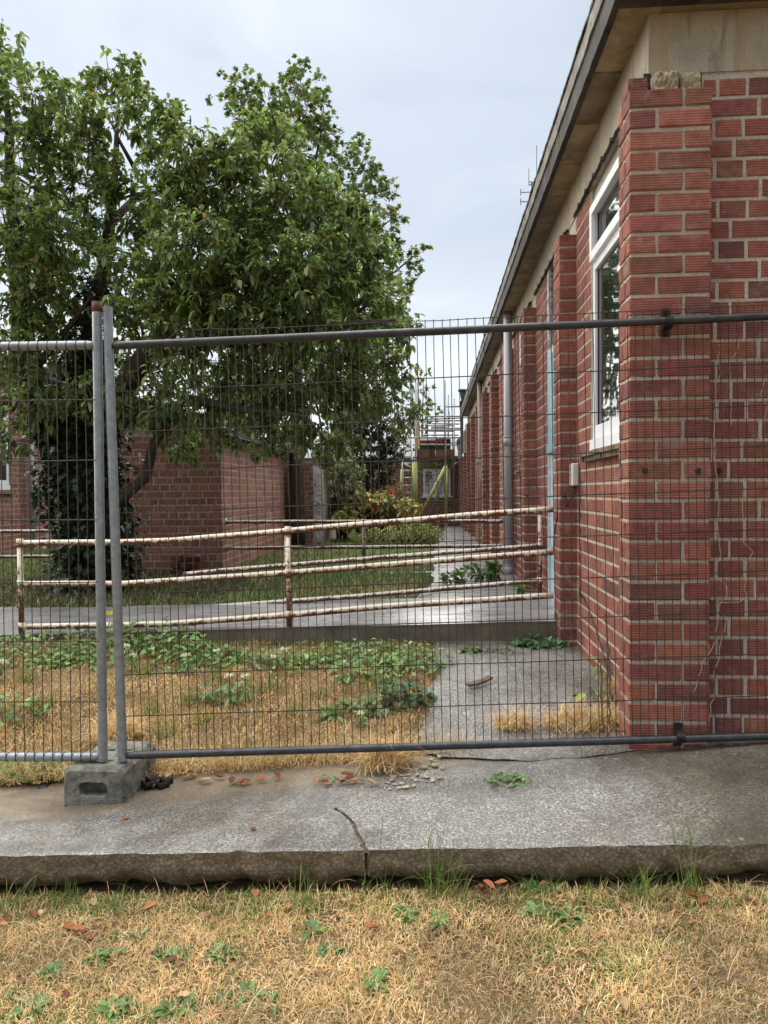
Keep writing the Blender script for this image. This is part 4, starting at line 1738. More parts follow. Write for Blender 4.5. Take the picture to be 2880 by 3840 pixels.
put('roof', [(-5.3, YB - .1, zc_f + .09), (.9, YB - .1, zc_f + .09), (.9, YB + 4, zc_f + 1.05), (-5.3, YB + 4, zc_f + 1.05), (-5.3, YB + 4, zc_f), (.9, YB + 4, zc_f), (.9, YB - .1, zc_f + .03), (-5.3, YB - .1, zc_f + .03)],
    [(0, 1, 2, 3), (3, 2, 5, 4), (1, 6, 5, 2), (0, 3, 4, 7), (7, 6, 1, 0)], M['slate'], far)
# lead-covered junction between the roofs
j0 = at_y(1700, 1640, 21.5)
vv = []
for (px, py, yv) in ((1712, 1650, 22.5), (1745, 1616, 21.0), (1760, 1612, 21.0), (1752, 1660, 22.0), (1716, 1690, 22.8), (1712, 1668, 22.8)):
    vv.append(at_y(px, py, yv))
vv2 = [p + V((.25, .4, -.05)) for p in vv]
put('lead_hood', [tuple(p) for p in vv + vv2], [(0, 1, 2, 3, 4, 5), (11, 10, 9, 8, 7, 6)] + [(i, (i + 1) % 6, 6 + (i + 1) % 6, 6 + i) for i in range(6)], M['slate'], far)

# flue, board and white lamp unit at the end of the tall roof
fl = thing('flue_pipe', 'black twin-wall flue with cowl and elbow at the end of the roof', 'flue', at_y(1738, 1552, 19.2))
MB().tube([at_y(1743, 1510, 19.25), at_y(1737, 1478, 19.25), at_y(1735, 1468, 19.25)], .085, 12).build('pipe', M['dark_pipe'], fl, True)
MB().tube([at_y(1735, 1470, 19.25), at_y(1735, 1467, 19.25), at_y(1735, 1461, 19.25), at_y(1735, 1459, 19.25)], [.10, .13, .13, .06], 12).build('cowl', M['slate'], fl, True)
MB().tube([at_y(1740, 1508, 19.25), at_y(1746, 1528, 19.25), at_y(1760, 1552, 19.25), at_y(1764, 1562, 19.3)], .075, 10).build('elbow', M['black_pipe'], fl, True)
a, b = at_y(1722, 1506, 19.25), at_y(1752, 1520, 19.25)
box_obj('support_bracket', (a.x, 19.1, b.z), (b.x, 19.4, a.z), M['black_pipe'], fl)
a, b = at_y(1726, 1518, 19.6), at_y(1738, 1700, 19.6)
box_obj('back_board', (a.x, 19.55, b.z), (b.x, 19.75, a.z), M['dark_pipe'], fl)
a, b = at_y(1742, 1588, 18.9), at_y(1776, 1618, 18.9)
wl_ = thing('wall_unit', 'white plastic wall unit with dark lantern below it on the brick pier', 'wall unit', (a.x, 18.9, b.z))
put('housing', *bevel_box((a.x, 18.75, b.z), (b.x + .05, 19.02, a.z), .05), M['white_plastic'], wl_)
a2, b2_ = at_y(1756, 1622, 18.9), at_y(1772, 1668, 18.9)
MB().tube([(a2.x + .08, 18.88, b2_.z), (a2.x + .08, 18.88, b2_.z + .1), (a2.x + .08, 18.88, a2.z)], [.03, .08, .09], 8).build('lantern', M['black_pipe'], wl_)

# ------------------------------------------------------------------ scaffolding in front of the far roof
YS = 23.2
sc = thing('scaffolding', 'tube scaffold with yellow foam sleeves, toe boards and ladder against the far building', 'scaffold', at_y(1600, 1970, YS))


def sp(px, py, dy=0.0):
    return at_y(px, py, YS + dy)


def sct(name, a, b, r, mat, da=0.0, db=None):
    return MB().tube([sp(*a, da), sp(*b, da if db is None else db)], r, 8).build(name, M[mat], sc, True)


for (x0, y0, x1, y1, dy) in ((1559, 1405, 1559, 1960, 0), (1566, 1435, 1566, 1700, .5), (1669, 1428, 1672, 1975, 0), (1681, 1480, 1681, 1690, .9), (1703, 1495, 1703, 1930, .55), (1684, 1540, 1684, 1600, 1.4)):
    sct('standard', (x0, y0), (x1, y1), .026, 'scaf', dy)
for (x0, y0, x1, y1, dy) in ((1672, 1525, 1732, 1524, .2), (1594, 1562, 1734, 1561, .2), (1620, 1588, 1722, 1590, .9), (1616, 1601, 1676, 1601, .9), (1616, 1606, 1726, 1606, 1.2),
                             (1510, 1624, 1550, 1624, .7), (1600, 1616, 1700, 1617, 1.3), (1512, 1641, 1728, 1641, -.06), (1576, 1651, 1634, 1651, .6), (1511, 1667, 1722, 1668, .5), (1512, 1689, 1556, 1689, .4), (1540, 1723, 1564, 1724, -.05), (1590, 1578, 1734, 1577, .6), (1560, 1612, 1726, 1612, .3), (1512, 1606, 1560, 1605, .8), (1580, 1631, 1720, 1632, 1.0), (1560, 1660, 1722, 1660, .9), (1600, 1595, 1700, 1596, 1.6)):
    sct('ledger', (x0, y0), (x1, y1), .028, 'scaf', dy)
for (x0, y0, x1, y1, dy) in ((1514, 1655, 1556, 1688, .3), (1530, 1668, 1552, 1690, .35), (1668, 1760, 1614, 1935, .3), (1672, 1770, 1622, 1935, .45)):
    sct('brace', (x0, y0), (x1, y1), .028, 'scaf', dy)
for (a, b, r, dy) in (((1558, 1730), (1560, 1925), .060, 0), ((1551, 1737), (1545, 1915), .055, -.12), ((1672, 1747), (1674, 1930), .050, 0), ((1672, 1940), (1675, 1978), .055, -.02), ((1669, 1750), (1575, 1936), .050, -.1), ((1508, 1760), (1505, 1870), .05, .1)):
    sct('foam_sleeve', a, b, r, 'foam', dy)
sct('brace', (1672, 1740), (1662, 1762), .03, 'scaf', -.1)
for (a, b) in (((1563, 1685), (1708, 1684)),):
    p, q = sp(*a), sp(1708, 1711)
    n = 2
    for k in range(n):
        x0, x1 = lerp(p.x, q.x, k / n), lerp(p.x, q.x, (k + 1) / n) - .02
        box_obj('toe_board', (x0, YS + .05, q.z), (x1, YS + .09, p.z - .01 * k), M['timber'], sc)
p, q = sp(1616, 1682), sp(1621, 1706)
box_obj('board_clip', (p.x, YS + .0, q.z), (q.x, YS + .048, p.z), M['black_pipe'], sc)
p, q = sp(1560, 1711), sp(1712, 1716)
box_obj('platform_board', (p.x, YS + .05, q.z), (q.x, YS + .65, p.z - .004), M['timber'], sc)
# yellow ladder-guard strip
p, q = sp(1561, 1596), sp(1575, 1684)
for k in range(12):
    z = lerp(q.z, p.z, k / 12)
    box_obj('guard_slat', (p.x, YS + .12, z), (q.x, YS + .15, z + (p.z - q.z) / 17), M['yellow'], sc)
# ladder
ld = thing('ladder', 'aluminium ladder leaning on the scaffold beside the yellow sleeves', 'ladder', sp(1520, 1890, -.3))
MB().tube([sp(1511, 1640, .1), sp(1506, 1885, -.35)], .020, 8).build('stile', M['alu'], ld, True)
MB().tube([sp(1546, 1640, .1), sp(1543, 1885, -.35)], .020, 8).build('stile', M['alu'], ld, True)
for k in range(9):
    t = (k + .6) / 9
    a = lerp(sp(1511, 1640, .1), sp(1506, 1885, -.35), t)
    b = lerp(sp(1546, 1640, .1), sp(1543, 1885, -.35), t)
    MB().tube([a, b], .013, 8).build('rung', M['alu'], ld, True)
# tarpaulin stacked on the platform, with its red lettering
p, q = sp(1575, 1646, .75), sp(1690, 1684, .75)
tarp = thing('tarpaulin', 'black tarpaulin with faded red lettering folded over the scaffold deck', 'tarpaulin', (p.x, YS + .75, q.z))
n = 22
vv, ff = [], []
for j in range(9):
    for i in range(n + 1):
        x = lerp(p.x, q.x, i / n)
        z = lerp(q.z, p.z, j / 8)
        vv.append((x, YS + .75 + .05 * fnoise(x * 3, z * 4), z + .03 * fnoise(x * 2.5, 3) * j / 8))
ff = [(j * (n + 1) + i, j * (n + 1) + i + 1, (j + 1) * (n + 1) + i + 1, (j + 1) * (n + 1) + i) for j in range(8) for i in range(n)]
back = [(x, y + .5, z - .02) for x, y, z in vv]
m0 = len(vv)
ff += [tuple(m0 + k for k in reversed(q_)) for q_ in ff]
top = [(8 * (n + 1) + i, 8 * (n + 1) + i + 1, m0 + 8 * (n + 1) + i + 1, m0 + 8 * (n + 1) + i) for i in range(n)]
put('sheet', vv + back, ff + top, M['tarp'], tarp, True)
cu = bpy.data.curves.new('lettering', 'FONT')
cu.body = 'hr SUPE/'
cu.size = .24
cu.extrude = .004
cu.materials.append(M['red_print'])
tl = bpy.data.objects.new('lettering', cu)
col.objects.link(tl)
p = sp(1574, 1665, .66)
tl.location = p
tl.rotation_euler = (R(90), 0, 0)
bpy.context.view_layer.update()
me = bpy.data.meshes.new_from_object(tl.evaluated_get(bpy.context.evaluated_depsgraph_get()))
bpy.data.objects.remove(tl)
vv = [(p.x + v.co.x, p.y - v.co.z, p.z + v.co.y) for v in me.vertices]
put('lettering', vv, [tuple(f.vertices) for f in me.polygons], M['red_print'], tarp)
# loose cables between scaffold and wall
for k, pts in enumerate((((1515, 1737), (1545, 1755), (1590, 1775), (1630, 1779), (1668, 1768)), ((1625, 1733), (1645, 1742), (1668, 1738)), ((1682, 1758), (1695, 1752), (1712, 1733)))):
    MB().tube([sp(x, y, .35) for x, y in pts], .014, 6).build('slack_rope', M['alu'], sc, True)

# ------------------------------------------------------------------ foliage machinery
def unit(a):
    return a / np.maximum(np.linalg.norm(a, axis=1, keepdims=True), 1e-9)


def leaf_mesh(base, dirn, length, width, cols, droop=.5, fold=.25, lobed=False):
    """vectorised leaves: base (n,3), direction (n,3), per-leaf length/width and colour"""
    n = len(base)
    d = unit(dirn)
    rnd = unit(rng.normal(size=(n, 3)))
    up = np.tile([0, 0, 1.0], (n, 1)) + .45 * rnd
    side = unit(np.cross(d, up))
    nor = unit(np.cross(side, d))
    L = np.asarray(length).reshape(-1, 1) * np.ones((n, 1))
    W = np.asarray(width).reshape(-1, 1) * np.ones((n, 1))
    dr = np.array([0, 0, -1.0])
    if not lobed:
        def at(t, s, lift):
            bend = droop * t * t
            return base + d * L * (t * (1 - .25 * bend)) + dr * L * bend * .55 + side * W * s + nor * W * lift
        P = [at(0, 0, 0), at(.32, -.46, fold), at(.32, 0, 0), at(.32, .46, fold), at(.68, -.40, fold), at(.68, 0, 0), at(.68, .40, fold), at(1.0, 0, 0)]
        F_ = [(0, 1, 2), (0, 2, 3), (1, 4, 5, 2), (2, 5, 6, 3), (4, 7, 5), (5, 7, 6)]
    else:
        def at(t, s):
            bend = droop * max(t, 0) ** 2
            return base + d * L * t + dr * L * bend * .5 + side * W * s + nor * W * .12 * abs(s)
        P = [at(0, 0), at(.05, -.5), at(.30, -.26), at(.62, -.55), at(.62, -.18), at(1.0, 0), at(.62, .18), at(.62, .55), at(.30, .26), at(.05, .5)]
        F_ = [(0, 1, 2), (0, 2, 8), (0, 8, 9), (2, 3, 4), (2, 4, 6, 8), (8, 6, 7), (4, 5, 6)]
    k = len(P)
    v = np.stack(P, 1).reshape(-1, 3)
    faces = []
    off = (np.arange(n) * k)
    tri = [f for f in F_]
    for f in tri:
        arr = off[:, None] + np.array(f)[None, :]
        faces.append(arr)
    c = np.repeat(cols, k, axis=0)
    # tips and edges a touch lighter
    return v, faces, c


def put_big(name, v, facelists, mat, parent=None, cols=None, smooth=False):
    """fast mesh creation from arrays of tris and quads"""
    lo, hi = v.min(0), v.max(0)
    loc = V(((lo[0] + hi[0]) / 2, (lo[1] + hi[1]) / 2, lo[2]))
    me = bpy.data.meshes.new(name)
    nv = len(v)
    me.vertices.add(nv)
    me.vertices.foreach_set('co', (v - np.array(loc)).astype(np.float32).ravel())
    loops = np.concatenate([f.ravel() for f in facelists]).astype(np.int32)
    tot = np.concatenate([np.full(len(f), f.shape[1], np.int32) for f in facelists])
    start = np.concatenate([[0], np.cumsum(tot)[:-1]]).astype(np.int32)
    me.loops.add(len(loops))
    me.loops.foreach_set('vertex_index', loops)
    me.polygons.add(len(tot))
    me.polygons.foreach_set('loop_start', start)
    me.polygons.foreach_set('loop_total', tot)
    me.materials.append(mat)
    if cols is not None:
        a = me.color_attributes.new('col', 'FLOAT_COLOR', 'POINT')
        cc = np.concatenate([cols, np.ones((len(cols), 1))], 1).astype(np.float32)
        a.data.foreach_set('color', cc.ravel())
    me.update(calc_edges=True)
    me.validate()
    if smooth:
        me.polygons.foreach_set('use_smooth', np.ones(len(me.polygons), dtype=bool))
    o = bpy.data.objects.new(name, me)
    o.location = loc
    col.objects.link(o)
    WLOC[o] = loc
    if parent is not None:
        o.parent = parent
        o.matrix_parent_inverse = Matrix.Translation(-WLOC[parent])
    return o


def merge(parts):
    vs, fs, cs, off = [], [], [], 0
    for v, f, c in parts:
        vs.append(v)
        fs += [a + off for a in f]
        cs.append(c)
        off += len(v)
    return np.concatenate(vs), fs, np.concatenate(cs)


def pick(pal, n, jitter=.15):
    pal = np.array(pal, dtype=float)
    w = pal[:, 3] / pal[:, 3].sum()
    i = rng.choice(len(pal), n, p=w)
    c = pal[i, :3]
    return np.clip(c * (1 + jitter * rng.normal(size=(n, 1))) * (1 + .06 * rng.normal(size=(n, 3))), .004, 1)


def whorls(cent, rad, n, squash=(1, 1, .85), shell=.55):
    """twig tips spread through an ellipsoid, denser near its surface"""
    d = unit(rng.normal(size=(n, 3)))
    r = shell + (1 - shell) * rng.random((n, 1)) ** .6
    r = np.where(rng.random((n, 1)) < .2, rng.random((n, 1)), r)
    return cent + d * r * rad * np.array(squash), d


def foliage(clumps, per_r2, leaves_per, L, Wd, pal, droop, lobed=False, upbias=.2, fold=.25, spread=.9, twig=None):
    parts = []
    twigs = MB()
    for (c, r) in clumps:
        n = max(3, int(per_r2 * r * r))
        tips, dd = whorls(np.array(c), r, n)
        axis = unit(dd + np.array([0, 0, upbias]) + .5 * rng.normal(size=(n, 3)))
        k = leaves_per
        base = np.repeat(tips, k, 0) + .018 * rng.normal(size=(n * k, 3))
        ax = np.repeat(axis, k, 0)
        dirs = unit(ax * .55 + spread * unit(rng.normal(size=(n * k, 3))) + np.array([0, 0, -.10]))
        sz = rng.uniform(.45, 1.25, (n * k, 1))
        tone = np.repeat(1 + .16 * rng.normal(size=(n, 1)), k, 0)
        cols = np.clip(pick(pal, n * k) * tone, .004, 1)
        parts.append(leaf_mesh(base, dirs, L * sz, Wd * sz, cols, droop, fold, lobed))
        if twig is not None:
            for i in range(0, n, 2):
                a = V(tips[i])
                b = V(c) + (a - V(c)) * random.uniform(.15, .4) + V((0, 0, -.15 * r))
                m_ = (a + b) / 2 + V((jit(.05), jit(.05), -.04))
                twigs.tube([b, m_, a], [twig, twig * .7, twig * .3], 4, cap=False)
    return merge(parts), twigs


def branch(mb, pts, r0, r1, n=8, wob=.04, seg=.18):
    P = [V(p) for p in pts]
    fine = []
    for a, b in zip(P, P[1:]):
        k = max(1, int((b - a).length / seg))
        fine += [lerp(a, b, i / k) for i in range(k)]
    fine.append(P[-1])
    m = len(fine)
    fine = [p + V((wob * fnoise(p.z * 2.1, p.x * 1.3, 3), wob * fnoise(p.z * 2.1, p.y, 8), wob * .5 * fnoise(p.x * 2, p.y, 5))) * (0 if i == 0 else 1) for i, p in enumerate(fine)]
    mb.tube(fine, [lerp(r0, r1, i / (m - 1)) for i in range(m)], n)


def dpx(x, y):
    return x * 2880 / 1659, y * 3840 / 2212


# ------------------------------------------------------------------ the big ivy-clad tree
TB = V((-3.50, 7.15, gz(-3.5, 7.15)))
tree = thing('broadleaf_tree', 'big spreading tree with drooping glossy leaves and an ivy-covered trunk', 'tree', TB)


def tp(x, y, dep):
    return at_d(*dpx(x, y), dep)


tm = MB()
branch(tm, [TB + V((0, 0, -.1)), TB + V((0, 0, .5)), tp(180, 1000, 7.3), tp(165, 930, 7.3)], .30, .25, 12, .06)
branch(tm, [tp(175, 1010, 7.3), tp(110, 920, 7.2), tp(60, 820, 7.1), tp(40, 600, 7.1), tp(20, 350, 7.1), tp(5, 120, 7.1)], .16, .012, 9)
branch(tm, [tp(170, 960, 7.3), tp(180, 780, 7.3), tp(230, 560, 7.3), tp(248, 400, 7.3), tp(258, 210, 7.3)], .13, .010, 9)
branch(tm, [tp(175, 990, 7.3), tp(250, 860, 7.0), tp(320, 760, 6.9), tp(420, 640, 6.8), tp(560, 500, 6.8), tp(640, 380, 6.9)], .15, .025, 8)
branch(tm, [tp(195, 1130, 7.4), tp(260, 1080, 7.1), tp(315, 1030, 7.0), tp(330, 960, 7.0), tp(400, 860, 6.8)], .085, .03, 8)
branch(tm, [tp(320, 760, 6.9), tp(470, 740, 6.5), tp(620, 720, 6.4), tp(760, 700, 6.6), tp(850, 690, 6.8)], .075, .018, 7)
branch(tm, [tp(420, 640, 6.8), tp(540, 560, 6.9), tp(610, 490, 7.2), tp(720, 450, 7.4)], .06, .015, 7)
branch(tm, [tp(230, 560, 7.3), tp(130, 480, 7.5), tp(80, 420, 7.6)], .06, .015, 7)
branch(tm, [tp(240, 480, 7.3), tp(290, 430, 7.6), tp(400, 400, 7.8), tp(420, 330, 7.6)], .05, .012, 7)
branch(tm, [tp(400, 860, 6.8), tp(520, 880, 6.4), tp(660, 900, 6.3), tp(700, 950, 6.3)], .045, .010, 6)
branch(tm, [tp(300, 380, 7.4), tp(262, 310, 7.3), tp(240, 260, 7.3)], .03, .010, 6)
branch(tm, [tp(60, 820, 7.1), tp(150, 700, 6.8), tp(200, 640, 6.7)], .05, .012, 6)
for k in range(64):
    a = random.choice([(240, 440), (40, 500), (560, 500), (180, 700), (230, 560), (320, 760), (420, 640), (250, 860), (60, 620)])
    b = (a[0] + random.uniform(-140, 160), a[1] + random.uniform(-150, 60))
    d0 = random.uniform(6.7, 7.6)
    branch(tm, [tp(*a, 7.1), tp((a[0] + b[0]) / 2, (a[1] + b[1]) / 2 - 15, (7.1 + d0) / 2), tp(*b, d0)], random.uniform(.012, .026), .004, 5, .10, .10)
tm.build('trunk', M['bark'], tree, True)

CL = [(10, 110, 50), (70, 190, 66), (145, 205, 45), (20, 270, 75), (110, 300, 62), (255, 165, 55), (300, 215, 42), (238, 240, 40), (215, 180, 30), (180, 260, 40), (190, 320, 46), (330, 300, 36), (345, 360, 42), (225, 320, 30), (300, 270, 26), (372, 300, 44), (362, 415, 56), (352, 540, 58), (345, 640, 56), (330, 705, 56), (300, 480, 54), (285, 650, 56), (365, 240, 26),
      (70, 390, 85), (160, 380, 72), (255, 390, 42), (30, 500, 90), (125, 505, 85), (205, 470, 55), (60, 620, 92), (160, 600, 66), (255, 560, 50), (330, 480, 52),
      (305, 620, 62), (60, 740, 90), (150, 765, 48), (30, 860, 78), (120, 880, 66), (215, 860, 70), (290, 770, 62), (320, 880, 72),
      (390, 262, 36), (425, 320, 62), (505, 330, 66), (600, 312, 62), (555, 275, 40), (485, 400, 95), (600, 400, 95), (690, 405, 62), (395, 420, 62), (680, 480, 86), (770, 470, 50),
      (425, 520, 86), (540, 520, 105), (625, 580, 98), (740, 570, 84), (815, 560, 44), (400, 620, 80), (500, 650, 108), (640, 680, 98), (760, 660, 86), (838, 640, 44),
      (385, 740, 76), (500, 770, 98), (620, 790, 98), (740, 770, 86), (825, 745, 60), (430, 870, 78), (540, 865, 78), (650, 870, 76), (755, 865, 70), (828, 850, 42), (862, 790, 34),
      (480, 945, 36), (575, 945, 32), (640, 950, 36), (700, 955, 42), (385, 955, 42), (355, 905, 52), (745, 950, 34), (868, 905, 30), (560, 975, 16), (700, 1000, 18),
      (450, 660, 80), (560, 600, 80), (580, 700, 80), (690, 620, 70), (90, 560, 70), (100, 690, 70), (20, 950, 40), (880, 700, 30)]
pal1 = [(0.14, 0.189, 0.065, 5), (0.184, 0.235, 0.087, 4), (0.106, 0.152, 0.052, 4), (0.27, 0.317, 0.138, 3.0), (0.072, 0.109, 0.04, 1.8), (0.342, 0.359, 0.171, 0.9), (0.288, 0.184, 0.085, 0.2)]
near_cl, back_cl = [], []
for (x, y, r) in CL:
    cx = (x - 430) / 470
    cy = (y - 560) / 480
    bulge = max(0.0, 1 - cx * cx - cy * cy)
    dep = 7.4 - 1.15 * bulge + random.uniform(-.25, .25)
    if x < 340:
        dep = 7.0 + random.uniform(-.55, .55)
    c = tp(x, y, dep)
    near_cl.append((c, r * 1.736 / F * dep))
    for q in range(2):                                       # small sprays break up the outline
        an = random.uniform(0, 6.28)
        near_cl.append((tp(x + math.cos(an) * r * 1.05, y + math.sin(an) * r * .95, dep + random.uniform(-.2, .2)), r * random.uniform(.2, .38) * 1.736 / F * dep))
    if r > 40 and not (190 < x < 345 and y < 760) and not (x < 345 and random.random() < .45):
        d2 = dep + random.uniform(.7, 1.5)
        back_cl.append((tp(x + random.uniform(-20, 20), y + random.uniform(-15, 15), d2), r * .92 * 1.736 / F * d2))
(fol, tw) = foliage(near_cl, 600, 9, .090, .040, pal1, .62, fold=.20, twig=.006, spread=1.0)
o = put_big('crown', fol[0], fol[1], M['leaf'], tree, fol[2])
o['kind'] = 'stuff'
tw.build('twigs', M['bark'], tree)['kind'] = 'stuff'
(fol, tw) = foliage(back_cl, 170, 9, .098, .047, pal1, .8, fold=.20)
o = put_big('inner_crown', fol[0], fol[1], M['leaf'], tree, fol[2])
o['kind'] = 'stuff'

# ivy over trunk and lower limbs
iv = []


def ivy_on(pts, rad, n, spread=.10):
    P = [V(p) for p in pts]
    seg = [(a, b, (b - a).length) for a, b in zip(P, P[1:])]
    tot = sum(s[2] for s in seg)
    base, dirs = [], []
    for i in range(n):
        t = random.random() * tot
        for (a, b, l) in seg:
            if t <= l:
                p = lerp(a, b, t / l)
                ax = (b - a).normalized()
                break
            t -= l
        q = V((random.gauss(0, 1), random.gauss(0, 1), random.gauss(0, .5)))
        q = (q - ax * q.dot(ax)).normalized()
        base.append(p + q * (rad + abs(random.gauss(0, spread))))
        dirs.append(q * .7 + V((random.gauss(0, .5), random.gauss(0, .5), random.gauss(-.5, .5))))
    return np.array(base), np.array(dirs)


ivpal = [(.022, .040, .018, 4), (.036, .060, .024, 3), (.065, .090, .035, 1.4), (.013, .022, .012, 2), (.11, .13, .04, .4)]
for pts, rad, n, s in (([TB, TB + V((0, 0, .5)), tp(180, 1000, 7.3), tp(165, 930, 7.3)], .24, 5200, .10),
                       ([tp(175, 1010, 7.3), tp(110, 920, 7.2), tp(70, 840, 7.1)], .13, 1300, .05),
                       ([tp(170, 960, 7.3), tp(180, 780, 7.3), tp(230, 600, 7.3)], .12, 1300, .06),
                       ([tp(185, 1000, 7.3), tp(250, 860, 7.0)], .11, 900, .07),
                       ([TB + V((-.1, 0, 0)), TB + V((.1, 0, .12))], .35, 1400, .16),
                       ([tp(100, 1010, 7.0), tp(95, 1080, 7.0), tp(88, 1130, 7.0)], .03, 140, .05)):
    b, d_ = ivy_on(pts, rad, n, s)
    iv.append(leaf_mesh(b, d_, rng.uniform(.05, .085, (len(b), 1)), rng.uniform(.05, .075, (len(b), 1)), pick(ivpal, len(b)), .5, .15, True))
v, f, c = merge(iv)
o = put_big('ivy', v, f, M['ivy'], tree, c)
o['kind'] = 'stuff'

# ------------------------------------------------------------------ maple behind it
mtb = at_d(*dpx(640, 1130), 12.2)
mtb.z = gz(mtb.x, mtb.y)
maple = thing('maple_tree', 'pale green maple with small lobed leaves rising behind the big tree', 'tree', mtb)
tm = MB()
mp = lambda x, y, d=12.2: at_d(*dpx(x, y), d)
branch(tm, [mtb, mp(640, 900), mp(640, 600), mp(645, 350), mp(645, 180)], .15, .015, 8, .05, .4)
for (x, y) in ((530, 190), (600, 200), (700, 230), (790, 330), (850, 470), (870, 600), (720, 400), (560, 280), (910, 545), (760, 540)):
    s = random.uniform(500, 750)
    branch(tm, [mp(640, s), mp((640 + x) / 2 + 8, (s + y) / 2 + 25), mp(x, y)], .05, .008, 6, .05, .3)
tm.build('trunk', M['bark'], maple, True)
CM = [(645, 140, 26), (640, 190, 40), (530, 185, 36), (520, 240, 34), (575, 215, 42), (610, 260, 54), (665, 240, 46), (700, 210, 24), (705, 280, 40), (560, 300, 48), (650, 320, 58), (735, 340, 44),
      (778, 310, 24), (785, 360, 36), (800, 410, 40), (835, 410, 26), (850, 470, 30), (790, 480, 50), (835, 530, 34), (880, 560, 24), (905, 545, 20), (922, 528, 12), (870, 610, 30), (820, 620, 50),
      (478, 160, 13), (455, 215, 12), (500, 210, 24), (720, 430, 60), (860, 680, 30), (620, 165, 18), (690, 170, 14), (895, 590, 18), (880, 640, 20)]
palm = [(.14, .19, .07, 5), (.19, .235, .09, 4), (.10, .15, .055, 3), (.28, .25, .11, .9), (.34, .22, .10, .3)]
mc = [(mp(x, y, 12.2 + random.uniform(-.8, .8)), r * 1.736 / F * 12.2) for x, y, r in CM]
(fol, tw) = foliage(mc, 430, 6, .085, .085, palm, .35, lobed=True, upbias=.7, twig=.007, spread=1.3)
o = put_big('crown', fol[0], fol[1], M['leaf_far'], maple, fol[2])
o['kind'] = 'stuff'
tw.build('twigs', M['bark'], maple)['kind'] = 'stuff'


# ------------------------------------------------------------------ trees and shrubs at the end of the yard
def bush(name, label, cat, clumps_px, depth, per, k, L, W, pal, mat='weed', droop=.4, lobed=False, jitter=.5, stem=True, upbias=.3, group=None):
    cs = [(at_d(x, y, depth + random.uniform(-jitter, jitter)), r / F * depth) for x, y, r in clumps_px]
    bx = sum((c for c, _ in cs), V()) / len(cs)
    z = gz(bx.x, bx.y)
    th = thing(name, label, cat, (bx.x, bx.y, z), group)
    (fol, tw) = foliage(cs, per, k, L, W, pal, droop, lobed, upbias)
    o = put_big('foliage' if 'tree' not in name else 'crown', fol[0], fol[1], M[mat], th, fol[2])
    o['kind'] = 'stuff'
    if stem:
        mb = MB()
        for (c, r) in cs:
            branch(mb, [(bx.x + random.uniform(-.15, .15), bx.y, z - .05), ((bx.x + c.x) / 2, (bx.y + c.y) / 2, (z + c.z) / 2 - .05), c], .035 * depth / 14, .008, 5, .04, .3)
        mb.build('stem' if 'tree' not in name else 'trunk', M['bark'], th, True)
    return th


pal_dark = [(.05, .075, .04, 4), (.08, .112, .06, 3), (.14, .175, .105, 1.6), (.03, .046, .024, 2)]
pal_sil = [(.16, .19, .10, 4), (.25, .27, .17, 3), (.42, .41, .29, 1.8), (.10, .13, .06, 2)]
pal_red = [(.42, .20, .08, 1.4), (.48, .34, .12, 3), (.36, .36, .13, 5), (.22, .29, .09, 3), (.38, .11, .08, .6)]
pal_low = [(.24, .29, .10, 4), (.34, .34, .12, 3), (.15, .21, .07, 3), (.44, .27, .10, 1.2)]
bush('evergreen_tree', 'dark small-leaved evergreen tree beyond the outbuilding', 'tree',
     [(1360, 1560, 90), (1440, 1600, 80), (1400, 1680, 80), (1300, 1640, 90), (1470, 1690, 60), (1380, 1780, 70), (1330, 1740, 60), (1450, 1790, 40), (1250, 1720, 80), (1500, 1640, 36)], 17.5, 420, 10, .11, .055, pal_dark, 'ivy', .3)
bush('flowering_shrub', 'grey-green shrub with pale flower heads beside the white door leaf', 'shrub',
     [(1240, 1760, 44), (1290, 1730, 46), (1330, 1770, 44), (1250, 1830, 44), (1310, 1830, 50), (1270, 1890, 40), (1290, 1690, 30)], 14.2, 900, 10, .085, .028, pal_sil, 'weed', .5)
bush('autumn_shrub', 'large-leaved shrub turning orange and red beside the yellow-sleeved scaffold', 'shrub',
     [(1250, 1900, 34), (1310, 1895, 40), (1370, 1890, 44), (1430, 1880, 46), (1490, 1890, 40), (1530, 1905, 34), (1290, 1940, 38), (1360, 1945, 40), (1430, 1945, 40), (1500, 1940, 34)], 14.0, 620, 7, .165, .095, pal_red, 'weed', .55)
bush('reddish_shrub', 'thin reddish twiggy shrub in front of the far brick wall', 'shrub',
     [(1470, 1850, 30), (1500, 1840, 34), (1440, 1845, 26), (1520, 1870, 26)], 16.5, 600, 7, .085, .026, [(.26, .085, .05, 3), (.20, .12, .06, 2), (.13, .13, .05, 1)], 'weed', .2, upbias=.8)
bush('low_bush', 'low yellow-green bush at the edge of the wet path', 'shrub',
     [(1500, 1995, 42), (1550, 1985, 44), (1600, 1995, 42), (1635, 2008, 30), (1450, 2000, 44), (1560, 2020, 36), (1610, 2025, 30), (1400, 2010, 40), (1360, 2025, 34), (1500, 2030, 34)], 12.6, 1300, 7, .055, .03, pal_low, 'weed', .3)
bush('distant_tree', 'sparse feathery tree rising behind the scaffolding', 'tree',
     [(1540, 1440, 50), (1570, 1500, 56), (1590, 1400, 34), (1610, 1470, 34), (1600, 1540, 50), (1640, 1555, 26), (1560, 1560, 60), (1540, 1380, 30), (1500, 1500, 60), (1580, 1600, 50)], 33, 42, 9, .19, .14, palm, 'leaf_far', .4, lobed=True, jitter=1.5)
pal_mid = [(.11, .16, .06, 4), (.16, .21, .085, 3), (.065, .095, .04, 2)]
